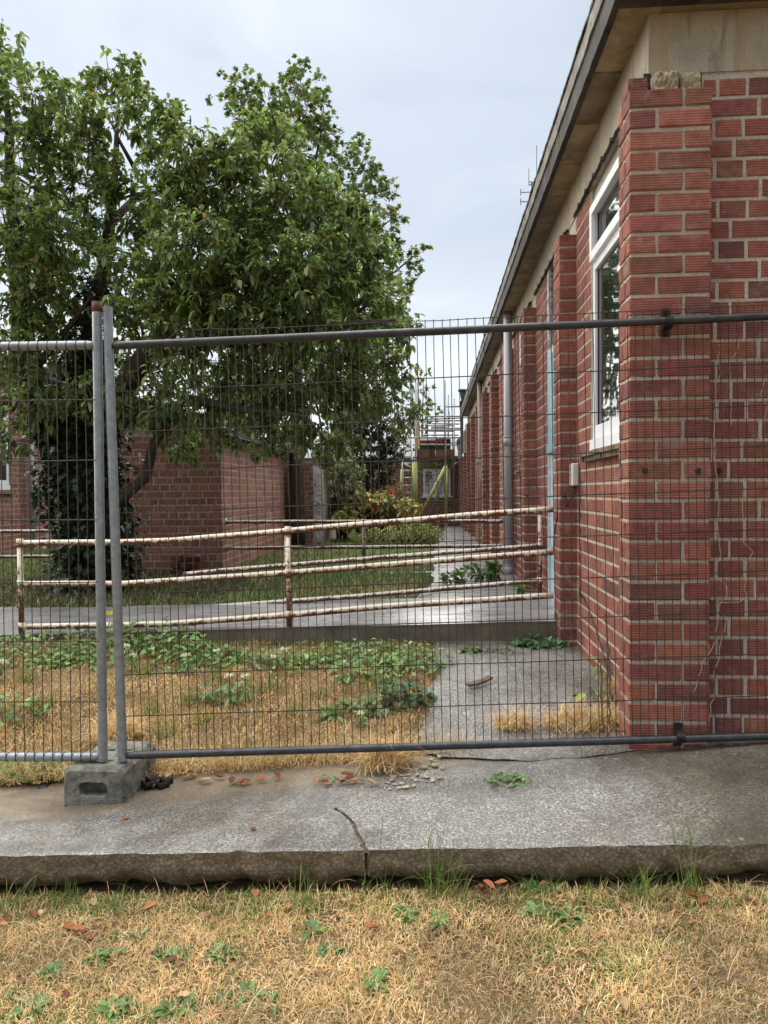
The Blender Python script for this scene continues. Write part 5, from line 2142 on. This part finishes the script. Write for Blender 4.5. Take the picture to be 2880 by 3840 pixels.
for k, (x, y, w, dpt, lab) in enumerate(((-150, 1500, 200, 24, 'dense dark tree filling the gap left of the big trunk'), (560, 1560, 190, 26, 'dense green tree showing under the big crown'), (980, 1580, 170, 24, 'dark bushy tree over the outbuilding roof'))):
    bush('dense_tree', lab, 'tree', [(x + random.uniform(-w, w), y + random.uniform(-150, 190), random.uniform(70, 120)) for _ in range(13)], dpt, 60, 9, .24, .15, pal_mid, 'leaf_far', .4, jitter=1.5)

bush('tall_tree', 'tall dark tree standing well behind the maple', 'tree',
     [(1254 + random.uniform(-170, 170), 1180 + random.uniform(-330, 330), random.uniform(90, 150)) for _ in range(22)], 20, 50, 9, .2, .12, pal_mid, 'leaf_far', .4, jitter=1.2)
# climbing weeds at the wall foot by the pink pipe
bush('wall_weed', 'yellowing weed at the foot of the pink downpipe', 'weed', [(1815, 1985, 26), (1835, 1960, 20), (1820, 2020, 22)], 12.4, 1500, 5, .05, .02, pal_low, 'weed', .3, jitter=.1, stem=False)
bush('wall_weed', 'small leafy weed at the foot of the grey downpipe', 'weed', [(1780, 2150, 34), (1840, 2140, 36), (1865, 2125, 26), (1720, 2162, 30), (1670, 2168, 24), (1850, 2165, 26)], 7.4, 1300, 6, .075, .05, [(.07, .15, .035, 3), (.12, .21, .05, 2)], 'weed', .4, jitter=.1, stem=False)
bush('wall_weed', 'green sapling at the foot of the ramp rail post', 'weed', [(1955, 2245, 20), (1948, 2200, 12)], 6.1, 1200, 5, .09, .055, [(.12, .20, .04, 3), (.2, .22, .05, 1)], 'weed', .5, jitter=.05, stem=False)


# ------------------------------------------------------------------ grass
def blades(px, py, zf, L, W, cols, lean, seg=3, wander=.4, flat=.0):
    """curved grass blades: root positions px,py"""
    n = len(px)
    pz = np.array([zf(a, b) for a, b in zip(px, py)])
    root = np.stack([px, py, pz], 1)
    az = rng.uniform(0, 2 * np.pi, n)
    hd = np.stack([np.cos(az), np.sin(az), np.zeros(n)], 1)
    sd = np.stack([-np.sin(az), np.cos(az), np.zeros(n)], 1)
    az2 = az + wander * rng.normal(size=n)
    hd2 = np.stack([np.cos(az2), np.sin(az2), np.zeros(n)], 1)
    L = np.asarray(L).reshape(-1, 1)
    W = np.asarray(W).reshape(-1, 1)
    le = np.asarray(lean).reshape(-1, 1)
    verts = []
    for q in range(seg + 1):
        t = q / seg
        ang = le * (.45 + .75 * t)
        p = root + hd * L * t * np.sin(ang) * (1 - .5 * t) + hd2 * L * t * np.sin(ang) * .5 * t + np.array([0, 0, 1.0]) * L * t * np.cos(np.minimum(ang, 1.5))
        w = W * (1 - .75 * t)
        if q < seg:
            verts += [p - sd * w * .5, p + sd * w * .5]
        else:
            verts += [p]
    k = 2 * seg + 1
    v = np.stack(verts, 1).reshape(-1, 3)
    off = np.arange(n) * k
    faces = []
    for q in range(seg - 1):
        faces.append(off[:, None] + np.array([2 * q, 2 * q + 1, 2 * q + 3, 2 * q + 2])[None])
    faces.append(off[:, None] + np.array([2 * seg - 2, 2 * seg - 1, 2 * seg])[None])
    return v, faces, np.repeat(cols, k, 0)


STRAW = [(.66, .46, .24, 5), (.75, .56, .33, 4), (.54, .36, .17, 3), (.34, .22, .11, 1.6), (.60, .37, .17, 2), (.80, .67, .45, 1.2)]
GREEN = [(.13, .20, .045, 4), (.19, .26, .06, 3), (.09, .15, .04, 2), (.27, .30, .09, 1.5)]


def patch_noise(x, y, s, seed):
    return np.array([fnoise(a * s, b * s, seed) for a, b in zip(x, y)])


def scatter(n, x0, x1, y0, y1):
    return rng.uniform(x0, x1, n), rng.uniform(y0, y1, n)


def mixcol(n, green_p):
    g = rng.random(n) < green_p
    c = pick(STRAW, n)
    cg = pick(GREEN, n)
    return np.where(g[:, None], cg, c)


# foreground turf: short dead matted straw with green wisps
n = 125000
x, y = scatter(n, -1.75, 1.75, 1.45, Y_EDGE - .012)
pn = patch_noise(x, y, 2.2, 3) + .5 * patch_noise(x, y, 6, 9)
keep = rng.random(n) < np.clip(.85 + .8 * patch_noise(x, y, 4.5, 21), .5, 1)
x, y, pn = x[keep], y[keep], pn[keep]
n = len(x)
gp = np.clip(.09 + 1.2 * np.clip(pn - .10, 0, 1) + .22 * (y > 2.2), 0, .8)
near_edge = np.clip((y - 2.12) / .2, 0, 1)
L = rng.uniform(.010, .038, n) * (1 + .4 * near_edge * rng.random(n)) * (1 + .35 * patch_noise(x, y, 7, 40))
v1 = blades(x, y, gz, L, rng.uniform(.0016, .0038, n), mixcol(n, gp) * np.clip(1 + .55 * patch_noise(x, y, 3.3, 61) + .3 * patch_noise(x, y, 14, 71), .4, 1.5)[:, None], rng.uniform(.3, 1.7, n), wander=.15)
n = 700                                                     # long loose stalks lying on top
x, y = scatter(n, -1.7, 1.7, 1.5, Y_EDGE)
v2 = blades(x, y, lambda a, b: gz(a, b) + .006, rng.uniform(.05, .14, n), rng.uniform(.0014, .0026, n), mixcol(n, np.full(n, .18)), rng.uniform(.9, 1.5, n), 4, wander=.2)
n = 60000                                                    # the same turf carries on beyond the frame
x, y = scatter(n, -3.4, 3.2, .5, Y_EDGE - .012)
keep = (np.abs(x) > 1.72) | (y < 1.48)
x, y = x[keep], y[keep]
n = len(x)
v3 = blades(x, y, gz, rng.uniform(.012, .045, n), rng.uniform(.0025, .0055, n), mixcol(n, np.clip(.1 + patch_noise(x, y, 2.2, 3), .05, .7)), rng.uniform(.5, 1.7, n), wander=.2)
v, f, c = merge([v1, v2, v3])
o = put_big('dry_grass', v, f, M['grass'], None, c)
tag(o, 'matted straw-coloured dry grass in front of the concrete slab', 'grass', kind='stuff')


def tuft(cx, cy, n, rad, L0, L1, pal, zf=gz, lean=(.1, .9), W=(.002, .004)):
    a = rng.uniform(0, 6.28, n)
    r = rad * np.sqrt(rng.random(n))
    return blades(cx + r * np.cos(a), cy + r * np.sin(a), zf, rng.uniform(L0, L1, n), rng.uniform(*W, n), pick(pal, n), rng.uniform(*lean, n), 4)


# taller green tufts along the foot of the slab
for k, (px, py, n, s) in enumerate(((60, 3420, 30, 1), (250, 3400, 22, .9), (420, 3440, 26, .7), (1140, 3410, 40, 1), (1400, 3370, 26, 1), (1640, 3330, 60, 1.6), (1700, 3370, 30, 1.1), (2020, 3370, 30, .8), (2200, 3400, 24, .8), (2380, 3370, 46, 1.1), (2580, 3350, 46, 1.3), (2440, 3370, 22, .8))):
    p = on_ground(px, py)
    yy = min(p.y, Y_EDGE - .03)
    v, f, c = tuft(p.x, yy, n, .05, .06 * s, .15 * s, GREEN)
    o = put_big('grass_tuft', v, f, M['grass'], None, c)
    tag(o, 'green grass tuft sprouting at the foot of the slab edge', 'grass', 'green tufts along the slab foot')

# lawn behind the fence: bleached grass turning green toward the ramp
n = 60000
x, y = scatter(n, -4.4, .45, 3.06, 4.80)
xl = np.array([path_left(b) for b in y])
keep = x < xl + .02 + .06 * rng.normal(size=n)
keep &= rng.random(n) < np.clip(.85 + .6 * patch_noise(x, y, 3, 5), .3, 1)
x, y = x[keep], y[keep]
n = len(x)
pn = patch_noise(x, y, 1.7, 13) + .5 * patch_noise(x, y, 5, 2)
gp = np.clip(.10 + .8 * np.clip(pn - .25, 0, 1) + .55 * np.clip((y - 4.15) / .5, 0, 1), 0, .85)
gp = np.where(y < 3.2, gp * .4, gp)
v1 = blades(x, y, gz, rng.uniform(.018, .052, n), rng.uniform(.0022, .0042, n), mixcol(n, gp) * np.clip(1 + .5 * patch_noise(x, y, 5, 81), .5, 1.4)[:, None] * np.array([1.04, .95, .86]), rng.uniform(.35, 1.6, n), wander=.2)
n = 2600                                                     # shaggy straw fringe along the slab
x = rng.uniform(-2.6, .16, n)
y = 3.085 + .05 * np.abs(rng.normal(size=n))
v2 = blades(x, y, gz, rng.uniform(.06, .16, n), rng.uniform(.0018, .0032, n), mixcol(n, np.full(n, .14)), rng.uniform(.25, 1.35, n), 4)
v, f, c = merge([v1, v2])
o = put_big('lawn_grass', v, f, M['grass'], None, c)
tag(o, 'bleached lawn between the mesh fence and the ramp', 'grass', kind='stuff')

for (px, py) in ((540, 2540), (820, 2560), (930, 2600), (560, 2680), (700, 2640), (1010, 2590), (1180, 2620), (1290, 2560), (1240, 2700), (1400, 2590), (1450, 2600), (620, 2760), (180, 2650), (100, 2560), (1100, 2680), (760, 2720)):
    p = on_ground(px, py)
    v, f, c = tuft(p.x, p.y, 46, .07, .05, .13, GREEN, W=(.0025, .005))
    o = put_big('grass_tuft', v, f, M['grass'], None, c)
    tag(o, 'green grass tuft standing in the bleached lawn behind the fence', 'grass', 'green tufts in the bleached lawn')

# green ground cover beyond the ramp
n = 52000
x, y = scatter(n, -7.2, .5, 5.95, 14.5)
y = 5.95 + (y - 5.95) ** 1.25 / (8.55 ** .25)
fl_x = np.interp(y, [p.y for p in farL], [p.x for p in farL])
keep = (x < fl_x + .05 * rng.normal(size=n)) & ~((x > GX0) & (x < GX1) & (y > GY0 - .03) & (y < GY1))
x, y = x[keep], y[keep]
n = len(x)
dryp = patch_noise(x, y, .8, 31)
gcol = pick([(.13, .19, .055, 4), (.18, .25, .075, 3), (.08, .12, .035, 2), (.30, .31, .13, 1.4)], n)
scol = pick(STRAW, n) * .75
c = np.where((rng.random(n) < np.clip(.15 + .8 * (dryp - .1), .04, .6))[:, None], scol, gcol)
near_trunk = (np.hypot(x + 3.4, y - 7.0) < 1.5)
c = np.where((near_trunk & (rng.random(n) < .6))[:, None], pick([(.10, .06, .03, 2), (.06, .04, .022, 2)], n), c)  # dark brown blades mixed in around the tree trunk
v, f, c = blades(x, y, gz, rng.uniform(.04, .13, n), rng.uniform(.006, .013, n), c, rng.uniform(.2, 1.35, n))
o = put_big('ground_cover', v, f, M['weed'], None, c)
tag(o, 'rough green grass and weeds covering the yard behind the ramp', 'ground cover', kind='stuff')


# ------------------------------------------------------------------ leafy weeds
def weed(name, label, cat, p, n, spread, L, W, pal, group=None, height=.12, lobed=False, rosette=False, extra=None):
    n0 = n
    if rosette:
        az = rng.uniform(0, 6.28, n)
        dirs = np.stack([np.cos(az), np.sin(az), rng.uniform(.1, 1.1, n)], 1)
        base = np.array(p) + np.stack([.006 * np.cos(az), .006 * np.sin(az), np.full(n, .004)], 1)
        droop = .6
    else:
        a = rng.uniform(0, 6.28, n)
        r = spread * np.sqrt(rng.random(n))
        base = np.stack([p.x + r * np.cos(a), p.y + r * .6 * np.sin(a), np.zeros(n)], 1)
        base[:, 2] = [gz(bx, by) for bx, by in base[:, :2]]
        base[:, 2] += height * rng.random(n) ** .8 * (1 - .6 * (r / spread) ** 2)
        dirs = unit(rng.normal(size=(n, 3)) * np.array([1, 1, .3]) + np.array([0, -.35, .10]))
        droop = .5
    v, f, c = leaf_mesh(base, dirs, L * rng.uniform(.6, 1.15, (n, 1)), W * rng.uniform(.6, 1.1, (n, 1)), pick(pal, n), droop, .18, lobed)
    th = thing(name, label, cat, p, group)
    o = put_big('foliage', v, f, M['weed'], th, c)
    if not rosette:
        mb = MB()
        for i in range(0, n, 3):
            b = base[i]
            mb.tube([(p.x + (b[0] - p.x) * .7, p.y + (b[1] - p.y) * .7, gz(b[0], b[1]) - .01), tuple(b)], [.003, .0015], 4, cap=False)
        mb.build('stem', M['dry_stem'], th)['kind'] = 'stuff'
    return th


PW_ = [(.11, .21, .06, 4), (.15, .26, .075, 3), (.21, .32, .10, 1.5), (.08, .15, .045, 2)]
for k, (px, py, n) in enumerate(((370, 3610, 26), (420, 3590, 18), (620, 3585, 22), (665, 3600, 18), (820, 3590, 26), (850, 3600, 18), (190, 3655, 22), (430, 3800, 34), (490, 3790, 22), (650, 3800, 20), (830, 3770, 20), (700, 3790, 16),
                              (120, 3790, 18), (20, 3760, 20), (455, 3520, 18), (520, 3520, 14), (940, 3740, 16), (1510, 3430, 24), (1540, 3450, 16), (1640, 3460, 14), (1175, 3500, 14), (1400, 3700, 18), (1240, 3590, 16), (1420, 3740, 12),
                              (2010, 3430, 26), (2060, 3440, 20), (2130, 3450, 16), (2020, 3340, 24), (1990, 3330, 16), (2090, 3335, 14), (1010, 3780, 12), (560, 3820, 20))):
    p = on_ground(px, py)
    s = random.uniform(.75, 1.2)
    weed('weed_rosette', 'small green weed rosette growing in the dry foreground grass', 'weed', p, n, .1, .062 * s, .017 * s, PW_, 'weed rosettes in the foreground turf', rosette=True)
# clover mat left of the concrete foot
for (px, py) in ((40, 2890), (120, 2900), (180, 2885)):
    p = on_ground(px, py)
    weed('clover_patch', 'low clover mat beside the concrete fence foot', 'weed', p, 220, .16, .022, .02, [(.13, .20, .05, 3), (.20, .27, .08, 2)], 'clover mats by the fence foot', height=.05)
# bramble and nettle band at the foot of the ramp
BR = [(.15, .25, .075, 4), (.20, .31, .10, 4), (.28, .38, .14, 2), (.10, .18, .055, 2)]
for k, (px, py, s) in enumerate(((30, 2440, 1.1), (130, 2450, 1.0), (250, 2440, 1.1), (340, 2470, .9), (420, 2430, 1.2), (500, 2420, 1.3), (580, 2410, 1.3), (660, 2450, 1.1), (760, 2480, .9), (840, 2480, .8), (960, 2490, .7),
                                 (1080, 2500, .8), (1180, 2490, .9), (1270, 2480, 1.0), (1340, 2470, 1.1), (1410, 2460, 1.1), (1480, 2480, 1.1), (1540, 2500, .9), (1440, 2530, .9), (1390, 2550, .8), (700, 2500, .8), (200, 2490, .8))):
    p = on_ground(px, py)
    weed('bramble_plant', 'low bramble clump in the green band along the foot of the ramp', 'weed', p, int(random.uniform(60, 120) * s), random.uniform(.22, .40) * s, random.uniform(.040, .066), random.uniform(.026, .046), BR, 'brambles along the ramp foot', height=random.uniform(.05, .16) * s)
weed('bramble_plant', 'dark leafy clump at the left edge of the near path', 'weed', on_ground(1490, 2640), 90, .18, .06, .05, [(.05, .12, .05, 3), (.09, .17, .06, 2)], height=.13)
weed('bramble_plant', 'leafy clump in the bleached lawn by the left fence panel', 'weed', on_ground(40, 2690), 90, .24, .06, .045, BR, height=.12)
weed('dandelion_clump', 'grey-green leafy clump in the middle of the bleached lawn', 'weed', on_ground(840, 2620), 46, .15, .13, .03, [(.12, .2, .075, 3), (.2, .27, .12, 1)], height=.09)
weed('dandelion_clump', 'green leafy clump on the lawn near the path', 'weed', on_ground(1330, 2680), 90, .16, .08, .03, [(.12, .2, .06, 3), (.2, .27, .10, 1)], height=.07)
weed('ivy_sprig', 'trailing ivy sprig at the ramp end beside the second brick pier', 'weed', on_ground(2020, 2425), 60, .17, .085, .075, [(.09, .2, .09, 3), (.16, .28, .13, 1)], height=.08)
weed('ivy_sprig', 'small green weed at the back of the near path', 'weed', on_ground(1765, 2455), 46, .08, .05, .045, PW_, height=.05)
weed('ivy_sprig', 'low mossy weeds along the back of the near path', 'weed', on_ground(1870, 2450), 60, .11, .035, .025, [(.14, .17, .05, 3), (.1, .16, .04, 2)], height=.03)
weed('wall_sapling', 'broad-leaved sapling against the panel wall beside the corner pier', 'weed', on_ground(2235, 2620), 16, .09, .085, .055, [(.16, .27, .06, 3), (.24, .32, .09, 2), (.42, .26, .08, .6)], height=.22)
weed('wall_sapling', 'fine yellow-green weed at the foot of the corner pier', 'weed', on_ground(2290, 2660), 70, .09, .032, .013, [(.24, .28, .07, 3), (.33, .33, .10, 2), (.14, .2, .05, 1)], height=.24)
weed('crack_weed', 'tiny green weed growing in the crack of the slab', 'weed', on_ground(1905, 2930, z_slab), 46, .085, .035, .022, PW_, height=.02)
weed('crack_weed', 'tiny green seedling by the straw fringe of the slab', 'weed', on_ground(1235, 2935, z_slab), 14, .045, .03, .018, PW_, height=.035)


# golden straw heaps
def straw_heap(label, px, py, n, rx, ry, hgt):
    p = on_ground(px, py)
    a = rng.uniform(0, 6.28, n)
    r = np.sqrt(rng.random(n))
    x, y = p.x + rx * r * np.cos(a), p.y + ry * r * np.sin(a)
    hh = hgt * (1 - r ** 2)
    hz = {}
    for i, (q, w) in enumerate(zip(x, y)):
        hz[(q, w)] = hh[i] * rng.random()
    v, f, c = blades(x, y, lambda q, w: gz(q, w) + .012 + hz[(q, w)], rng.uniform(.05, .19, n), rng.uniform(.0024, .0048, n), pick([(.62, .42, .20, 4), (.72, .54, .30, 3), (.46, .28, .12, 2), (.80, .66, .44, 1.5)], n), rng.uniform(.7, 1.7, n), 4)
    o = put_big('straw_heap', v, f, M['grass'], None, c)
    tag(o, label, 'dry grass')


straw_heap('golden heap of dead grass against the foot of the corner pier', 2200, 2735, 750, .19, .09, .07)
straw_heap('small rusty-brown mound of dead grass on the near path', 1930, 2742, 330, .085, .05, .045)
straw_heap('pale shaggy dead grass tussock at the end of the slab beside the path', 1440, 2880, 600, .11, .08, .08)
straw_heap('pale straw bundle behind the two fence posts', 430, 2780, 500, .12, .08, .12)

# thin tall stalks
for k, (px, py, top) in enumerate(((1425, 2905, 2480), (960, 2700, 2390), (930, 2790, 2560), (1165, 2760, 2500))):
    p = on_ground(px, py)
    h = at_y(px, top, p.y).z - p.z
    mb = MB()
    mb.tube([p, p + V((.004, 0, h * .5)), p + V((-.012, .01, h))], [.0035, .0025, .001], 5)
    th = thing('weed_stalk', 'thin upright weed stalk in the bleached lawn', 'weed', p, 'weed stalks in the lawn')
    mb.build('stem', M['dry_stem'], th)
    n = 26
    t = rng.random(n)
    base = np.array(p) + np.stack([.002 * rng.normal(size=n), .002 * rng.normal(size=n), h * t], 1)
    v, f, c = leaf_mesh(base, unit(rng.normal(size=(n, 3)) + np.array([0, 0, .6])), .045 * (1.1 - t)[:, None], .008 * np.ones((n, 1)), pick([(.16, .19, .11, 3), (.24, .25, .15, 2)], n), .4)
    put_big('foliage', v, f, M['weed'], th, c)


# yarrow and ragwort heads
def flower(label, cat, px, py, root, colr, rad, group=None, n=40):
    g = on_ground(px, root)
    h = at_y(px, py, g.y).z
    th = thing('wild_flower', label, cat, g, group)
    MB().tube([g, (g.x + .005, g.y, (g.z + h) / 2), (g.x, g.y, h)], [.003, .0025, .002], 5).build('stem', M['dry_stem'], th)
    a = rng.uniform(0, 6.28, n)
    r = rad * np.sqrt(rng.random(n))
    base = np.stack([g.x + r * np.cos(a), g.y + r * np.sin(a), h + .004 * rng.normal(size=n)], 1)
    v, f, c = leaf_mesh(base, unit(rng.normal(size=(n, 3)) + np.array([0, -.4, .8])), np.full((n, 1), .012), np.full((n, 1), .010), pick(colr, n), .2)
    put_big('flower_head', v, f, M['petal'], th, c)
    n = 14
    base = np.array(g) + np.stack([.01 * rng.normal(size=n), .01 * rng.normal(size=n), (h - g.z) * rng.uniform(.2, .8, n)], 1)
    v, f, c = leaf_mesh(base, rng.normal(size=(n, 3)), np.full((n, 1), .05), np.full((n, 1), .014), pick(PW_, n), .4)
    put_big('foliage', v, f, M['weed'], th, c)


WHT = [(.75, .76, .68, 1)]
for (px, py, rt) in ((478, 2420, 2520), (500, 2455, 2520), (815, 2440, 2520), (1025, 2462, 2520), (1065, 2435, 2510), (860, 2535, 2640), (920, 2535, 2640), (1350, 2675, 2730), (8, 2480, 2560), (700, 2455, 2520)):
    flower('white yarrow head among the brambles and bleached lawn', 'flower', px, py, rt, WHT, .022, 'white yarrow heads')
flower('yellow ragwort flower between the fence posts', 'flower', 412, 2300, 2470, [(.70, .55, .03, 1)], .05, None, 60)

# ------------------------------------------------------------------ fallen leaves
LIT = [(.34, .13, .06, 3), (.38, .18, .085, 2), (.44, .29, .16, 3), (.19, .075, .045, 3), (.25, .14, .09, 2)]


def dead_leaf(p, s, label, group, zoff=.012):
    n = 5
    az = random.uniform(0, 6.28)
    tilt = random.uniform(-.5, .6)
    curl = random.uniform(.4, 1.5)
    c0 = np.array(random.choices([l[:3] for l in LIT], [l[3] for l in LIT])[0]) * random.uniform(.8, 1.2)
    vv, ff = [], []
    for j in range(n + 1):
        t = j / n
        w = math.sin(math.pi * min(.97, max(.06, t))) ** .8 * .30 * s
        for q in (-1, -.4, .4, 1):
            X = (t - .5) * s
            Yv = q * w
            Z = curl * (abs(q) ** 2) * w * .6 + curl * .25 * s * (t - .5) ** 2 + .004 * random.random()
            ca, sa = math.cos(az), math.sin(az)
            vv.append((p.x + X * ca - Yv * sa, p.y + X * sa + Yv * ca, p.z + zoff + max(0, Z + tilt * X * .6 + .15 * s * abs(tilt))))
    for j in range(n):
        for q in range(3):
            a = j * 4 + q
            ff.append((a, a + 1, a + 5, a + 4))
    o = put('fallen_leaf', vv, ff, M['litter'], None, True, cols=tuple(c0))
    if c0[0] < .33:
        tone = 'dark red-brown'
    elif c0[1] > .25:
        tone = 'pale tan'
    else:
        tone = 'orange'
    tag(o, '%s curled fallen leaf %s' % (tone, label) if label.startswith(('in ', 'lying')) else label, 'leaf', group)


G1 = 'curled orange-brown fallen leaf lying on the dry foreground grass'
fl_pts = [(290, 3500), (310, 3520), (350, 3490), (380, 3500), (260, 3490), (330, 3530), (540, 3430), (570, 3440), (560, 3420), (130, 3450), (150, 3440), (350, 3400), (120, 3400), (800, 3470), (780, 3450), (760, 3620), (680, 3640), (640, 3620),
          (1085, 3420), (1100, 3440), (1070, 3430), (1010, 3450), (1200, 3380), (1220, 3370), (1390, 3490), (430, 3640), (440, 3760), (250, 3750), (95, 3690), (1200, 3660), (1300, 3720), (960, 3370), (1520, 3370), (1530, 3350), (1890, 3330),
          (1875, 3310), (1480, 3350), (1800, 3320), (1805, 3330), (2060, 3400), (2110, 3395), (2150, 3385), (2180, 3395), (2210, 3430), (2540, 3420), (2545, 3440), (2600, 3370), (2660, 3370), (2640, 3400), (2780, 3480), (2800, 3390), (2820, 3400),
          (2600, 3480), (2370, 3480), (2180, 3600), (2600, 3720), (2340, 3790), (1600, 3570), (1505, 3580), (2100, 3360), (2750, 3390), (2490, 3390), (1410, 3380), (30, 3470), (10, 3480), (690, 3750), (2500, 3620)]
for (px, py) in fl_pts:
    p = on_ground(px, py)
    if p.y > Y_EDGE - .02:
        p.y = Y_EDGE - .03
    dead_leaf(p, random.uniform(.020, .052), 'lying on the dry foreground grass', 'fallen leaves in the foreground grass', .012)
p = on_ground(1820, 3290)
for (px, s) in ((1830, .045), (2035, .045)):
    q = on_ground(px, 3330)
    q.y = Y_EDGE - .035
    q.z = gz(q.x, q.y) + .03
    dead_leaf(q, s, 'dry brown leaf propped against the face of the slab', 'leaves against the slab face', 0)
G2 = 'in the litter between the slab and the lawn'
for k in range(34):
    px, py = random.choice([(600, 2910), (640, 2915), (690, 2925), (760, 2935), (860, 2935), (1000, 2930), (1160, 2940), (1250, 2945), (1300, 2935), (1350, 2940), (900, 2945), (720, 2920)])
    p = on_ground(px + random.uniform(-40, 40), py + random.uniform(-14, 14), z_slab)
    p.z = z_slab(p.x, min(p.y, 3.0))
    dead_leaf(p, random.uniform(.022, .055), G2, 'fallen leaves behind the slab', .012)
for (px, py) in ((82, 2935), (470, 3075), (950, 3115)):
    p = on_ground(px, py, z_slab)
    dead_leaf(p, .035, 'small tan leaf lying alone on the bare slab', 'single leaves on the slab', .003)
for (px, py) in ((2165, 2560), (2640, 2790), (2700, 2800), (2620, 2800)):
    p = on_ground(px, py, z_slab if py > 2700 else gz)
    if p.y > 3.09:
        p.y = 3.07
    dead_leaf(p, .06, 'tan fallen leaf at the foot of the brick walls', 'leaves at the wall foot', .02)

# ------------------------------------------------------------------ small debris
p, q = on_ground(1752, 2592), on_ground(1840, 2570)
th = MB()
a, b = V((p.x, p.y, gz(p.x, p.y) + .026)), V((q.x, q.y, gz(q.x, q.y) + .038))
dirv = (b - a)
sidev = V((-dirv.y, dirv.x, 0)).normalized() * .022
vv = []
for t in (0, .33, .66, 1):
    m_ = lerp(a, b, t) + V((0, 0, -.008 * math.sin(math.pi * t)))
    vv += [m_ - sidev, m_ + sidev, m_ + sidev + V((0, 0, .012)), m_ - sidev + V((0, 0, .012))]
ff = [(i * 4 + k, i * 4 + (k + 1) % 4, i * 4 + 4 + (k + 1) % 4, i * 4 + 4 + k) for i in range(3) for k in range(4)] + [(3, 2, 1, 0), (12, 13, 14, 15)]
o = put('wood_offcut', vv, ff, M['wood'])
tag(o, 'flat weathered strip of wood lying on the near path', 'wood')


def chunk(name, p, s, mat, label, cat, group=None, flat=.6):
    v, f = bevel_box((-s, -s * .7, -s * .0), (s, s * .7, s * flat), s * .22)
    rm = Matrix.Rotation(random.uniform(0, 6), 3, 'Z')
    vv = []
    for c_ in v:
        w = rm @ V(c_)
        k = 1 + .35 * fnoise(w.x * 90 + p.x * 40, w.y * 90 + p.y * 30, w.z * 90)
        vv.append((p.x + w.x * k, p.y + w.y * k, p.z + max(w.z * k, -.002)))
    o = put(name, vv, f, mat)
    tag(o, label, cat, group)


p = on_ground(165, 2950, z_slab)
chunk('felt_scrap', p, .032, M['tarp'], 'black scrap of roofing felt on the slab left of the fence foot', 'scrap', flat=.35)
for k in range(70):
    px = random.uniform(1420, 1660)
    py = random.uniform(2875, 2965) if px < 1560 else random.uniform(2840, 2940)
    p = on_ground(px, py, z_slab)
    p.z = max(z_slab(p.x, min(p.y, 3.0)), gz(p.x, p.y)) + .002
    chunk('stone', p, random.uniform(.004, .014), M['pebble'], 'loose pale chip of broken concrete where path meets slab', 'stone', 'chips of broken concrete')

# dried climber stems hanging on the fence mesh in front of the brick wall
for k, pts in enumerate((((2700, 1290), (2690, 1350), (2705, 1400), (2680, 1440), (2690, 1500), (2675, 1560), (2680, 1640), (2690, 1760), (2696, 1880), (2688, 1990), (2700, 2080), (2692, 2110)),
                         ((2760, 1250), (2770, 1300), (2742, 1350), (2735, 1390), (2745, 1420), (2738, 1500), (2745, 1560), (2740, 1600)),
                         ((2785, 1795), (2782, 1850), (2790, 1960), (2785, 2030), (2826, 2070), (2790, 2130), (2795, 2180), (2790, 2215), (2800, 2240), (2770, 2258), (2702, 2260)),
                         ((2705, 2178), (2726, 2200), (2722, 2240), (2700, 2262), (2690, 2320), (2680, 2400), (2665, 2440), (2640, 2480), (2610, 2560), (2600, 2600)),
                         ((2710, 2300), (2722, 2340), (2700, 2400), (2696, 2460), (2672, 2520), (2690, 2580), (2668, 2640), (2662, 2720)),
                         ((2870, 1430), (2850, 1480), (2872, 1520), (2862, 1600)))):
    mb = MB()
    P = [at_y(x + random.uniform(-3, 3), y, FA + .026, FB) for x, y in pts]
    fine = []
    for a, b in zip(P, P[1:]):
        fine += [lerp(a, b, t) + V((.004 * random.uniform(-1, 1), .004 * random.uniform(-1, 1), 0)) for t in (0, .35, .7)]
    mb.tube(fine + [P[-1]], .0017, 4)
    o = mb.build('dry_climber', M['dry_stem'], None, True)
    tag(o, 'thin dried climber stem hanging on the fence in front of the brick wall', 'climber', 'dried climber stems on the fence')
for k, pts in enumerate((((2268, 2300), (2275, 2340), (2282, 2420), (2285, 2500), (2284, 2600), (2286, 2700), (2288, 2742), (2270, 2775)), ((2250, 2480), (2255, 2560), (2258, 2660), (2262, 2740)))):
    mb = MB()
    P = [at_y(x, y, FA + .022, FB) for x, y in pts]
    fine = []
    for a, b in zip(P, P[1:]):
        fine += [lerp(a, b, t) + V((.005 * random.uniform(-1, 1), .004 * random.uniform(-1, 1), 0)) for t in (0, .25, .5, .75)]
    mb.tube(fine + [P[-1]], .0035, 5)
    o = mb.build('dry_climber', M['wood'], None, True)
    tag(o, 'dark twisted dead stem wound on a fence wire beside the corner pier', 'climber', 'dead stems wound on the fence wire')
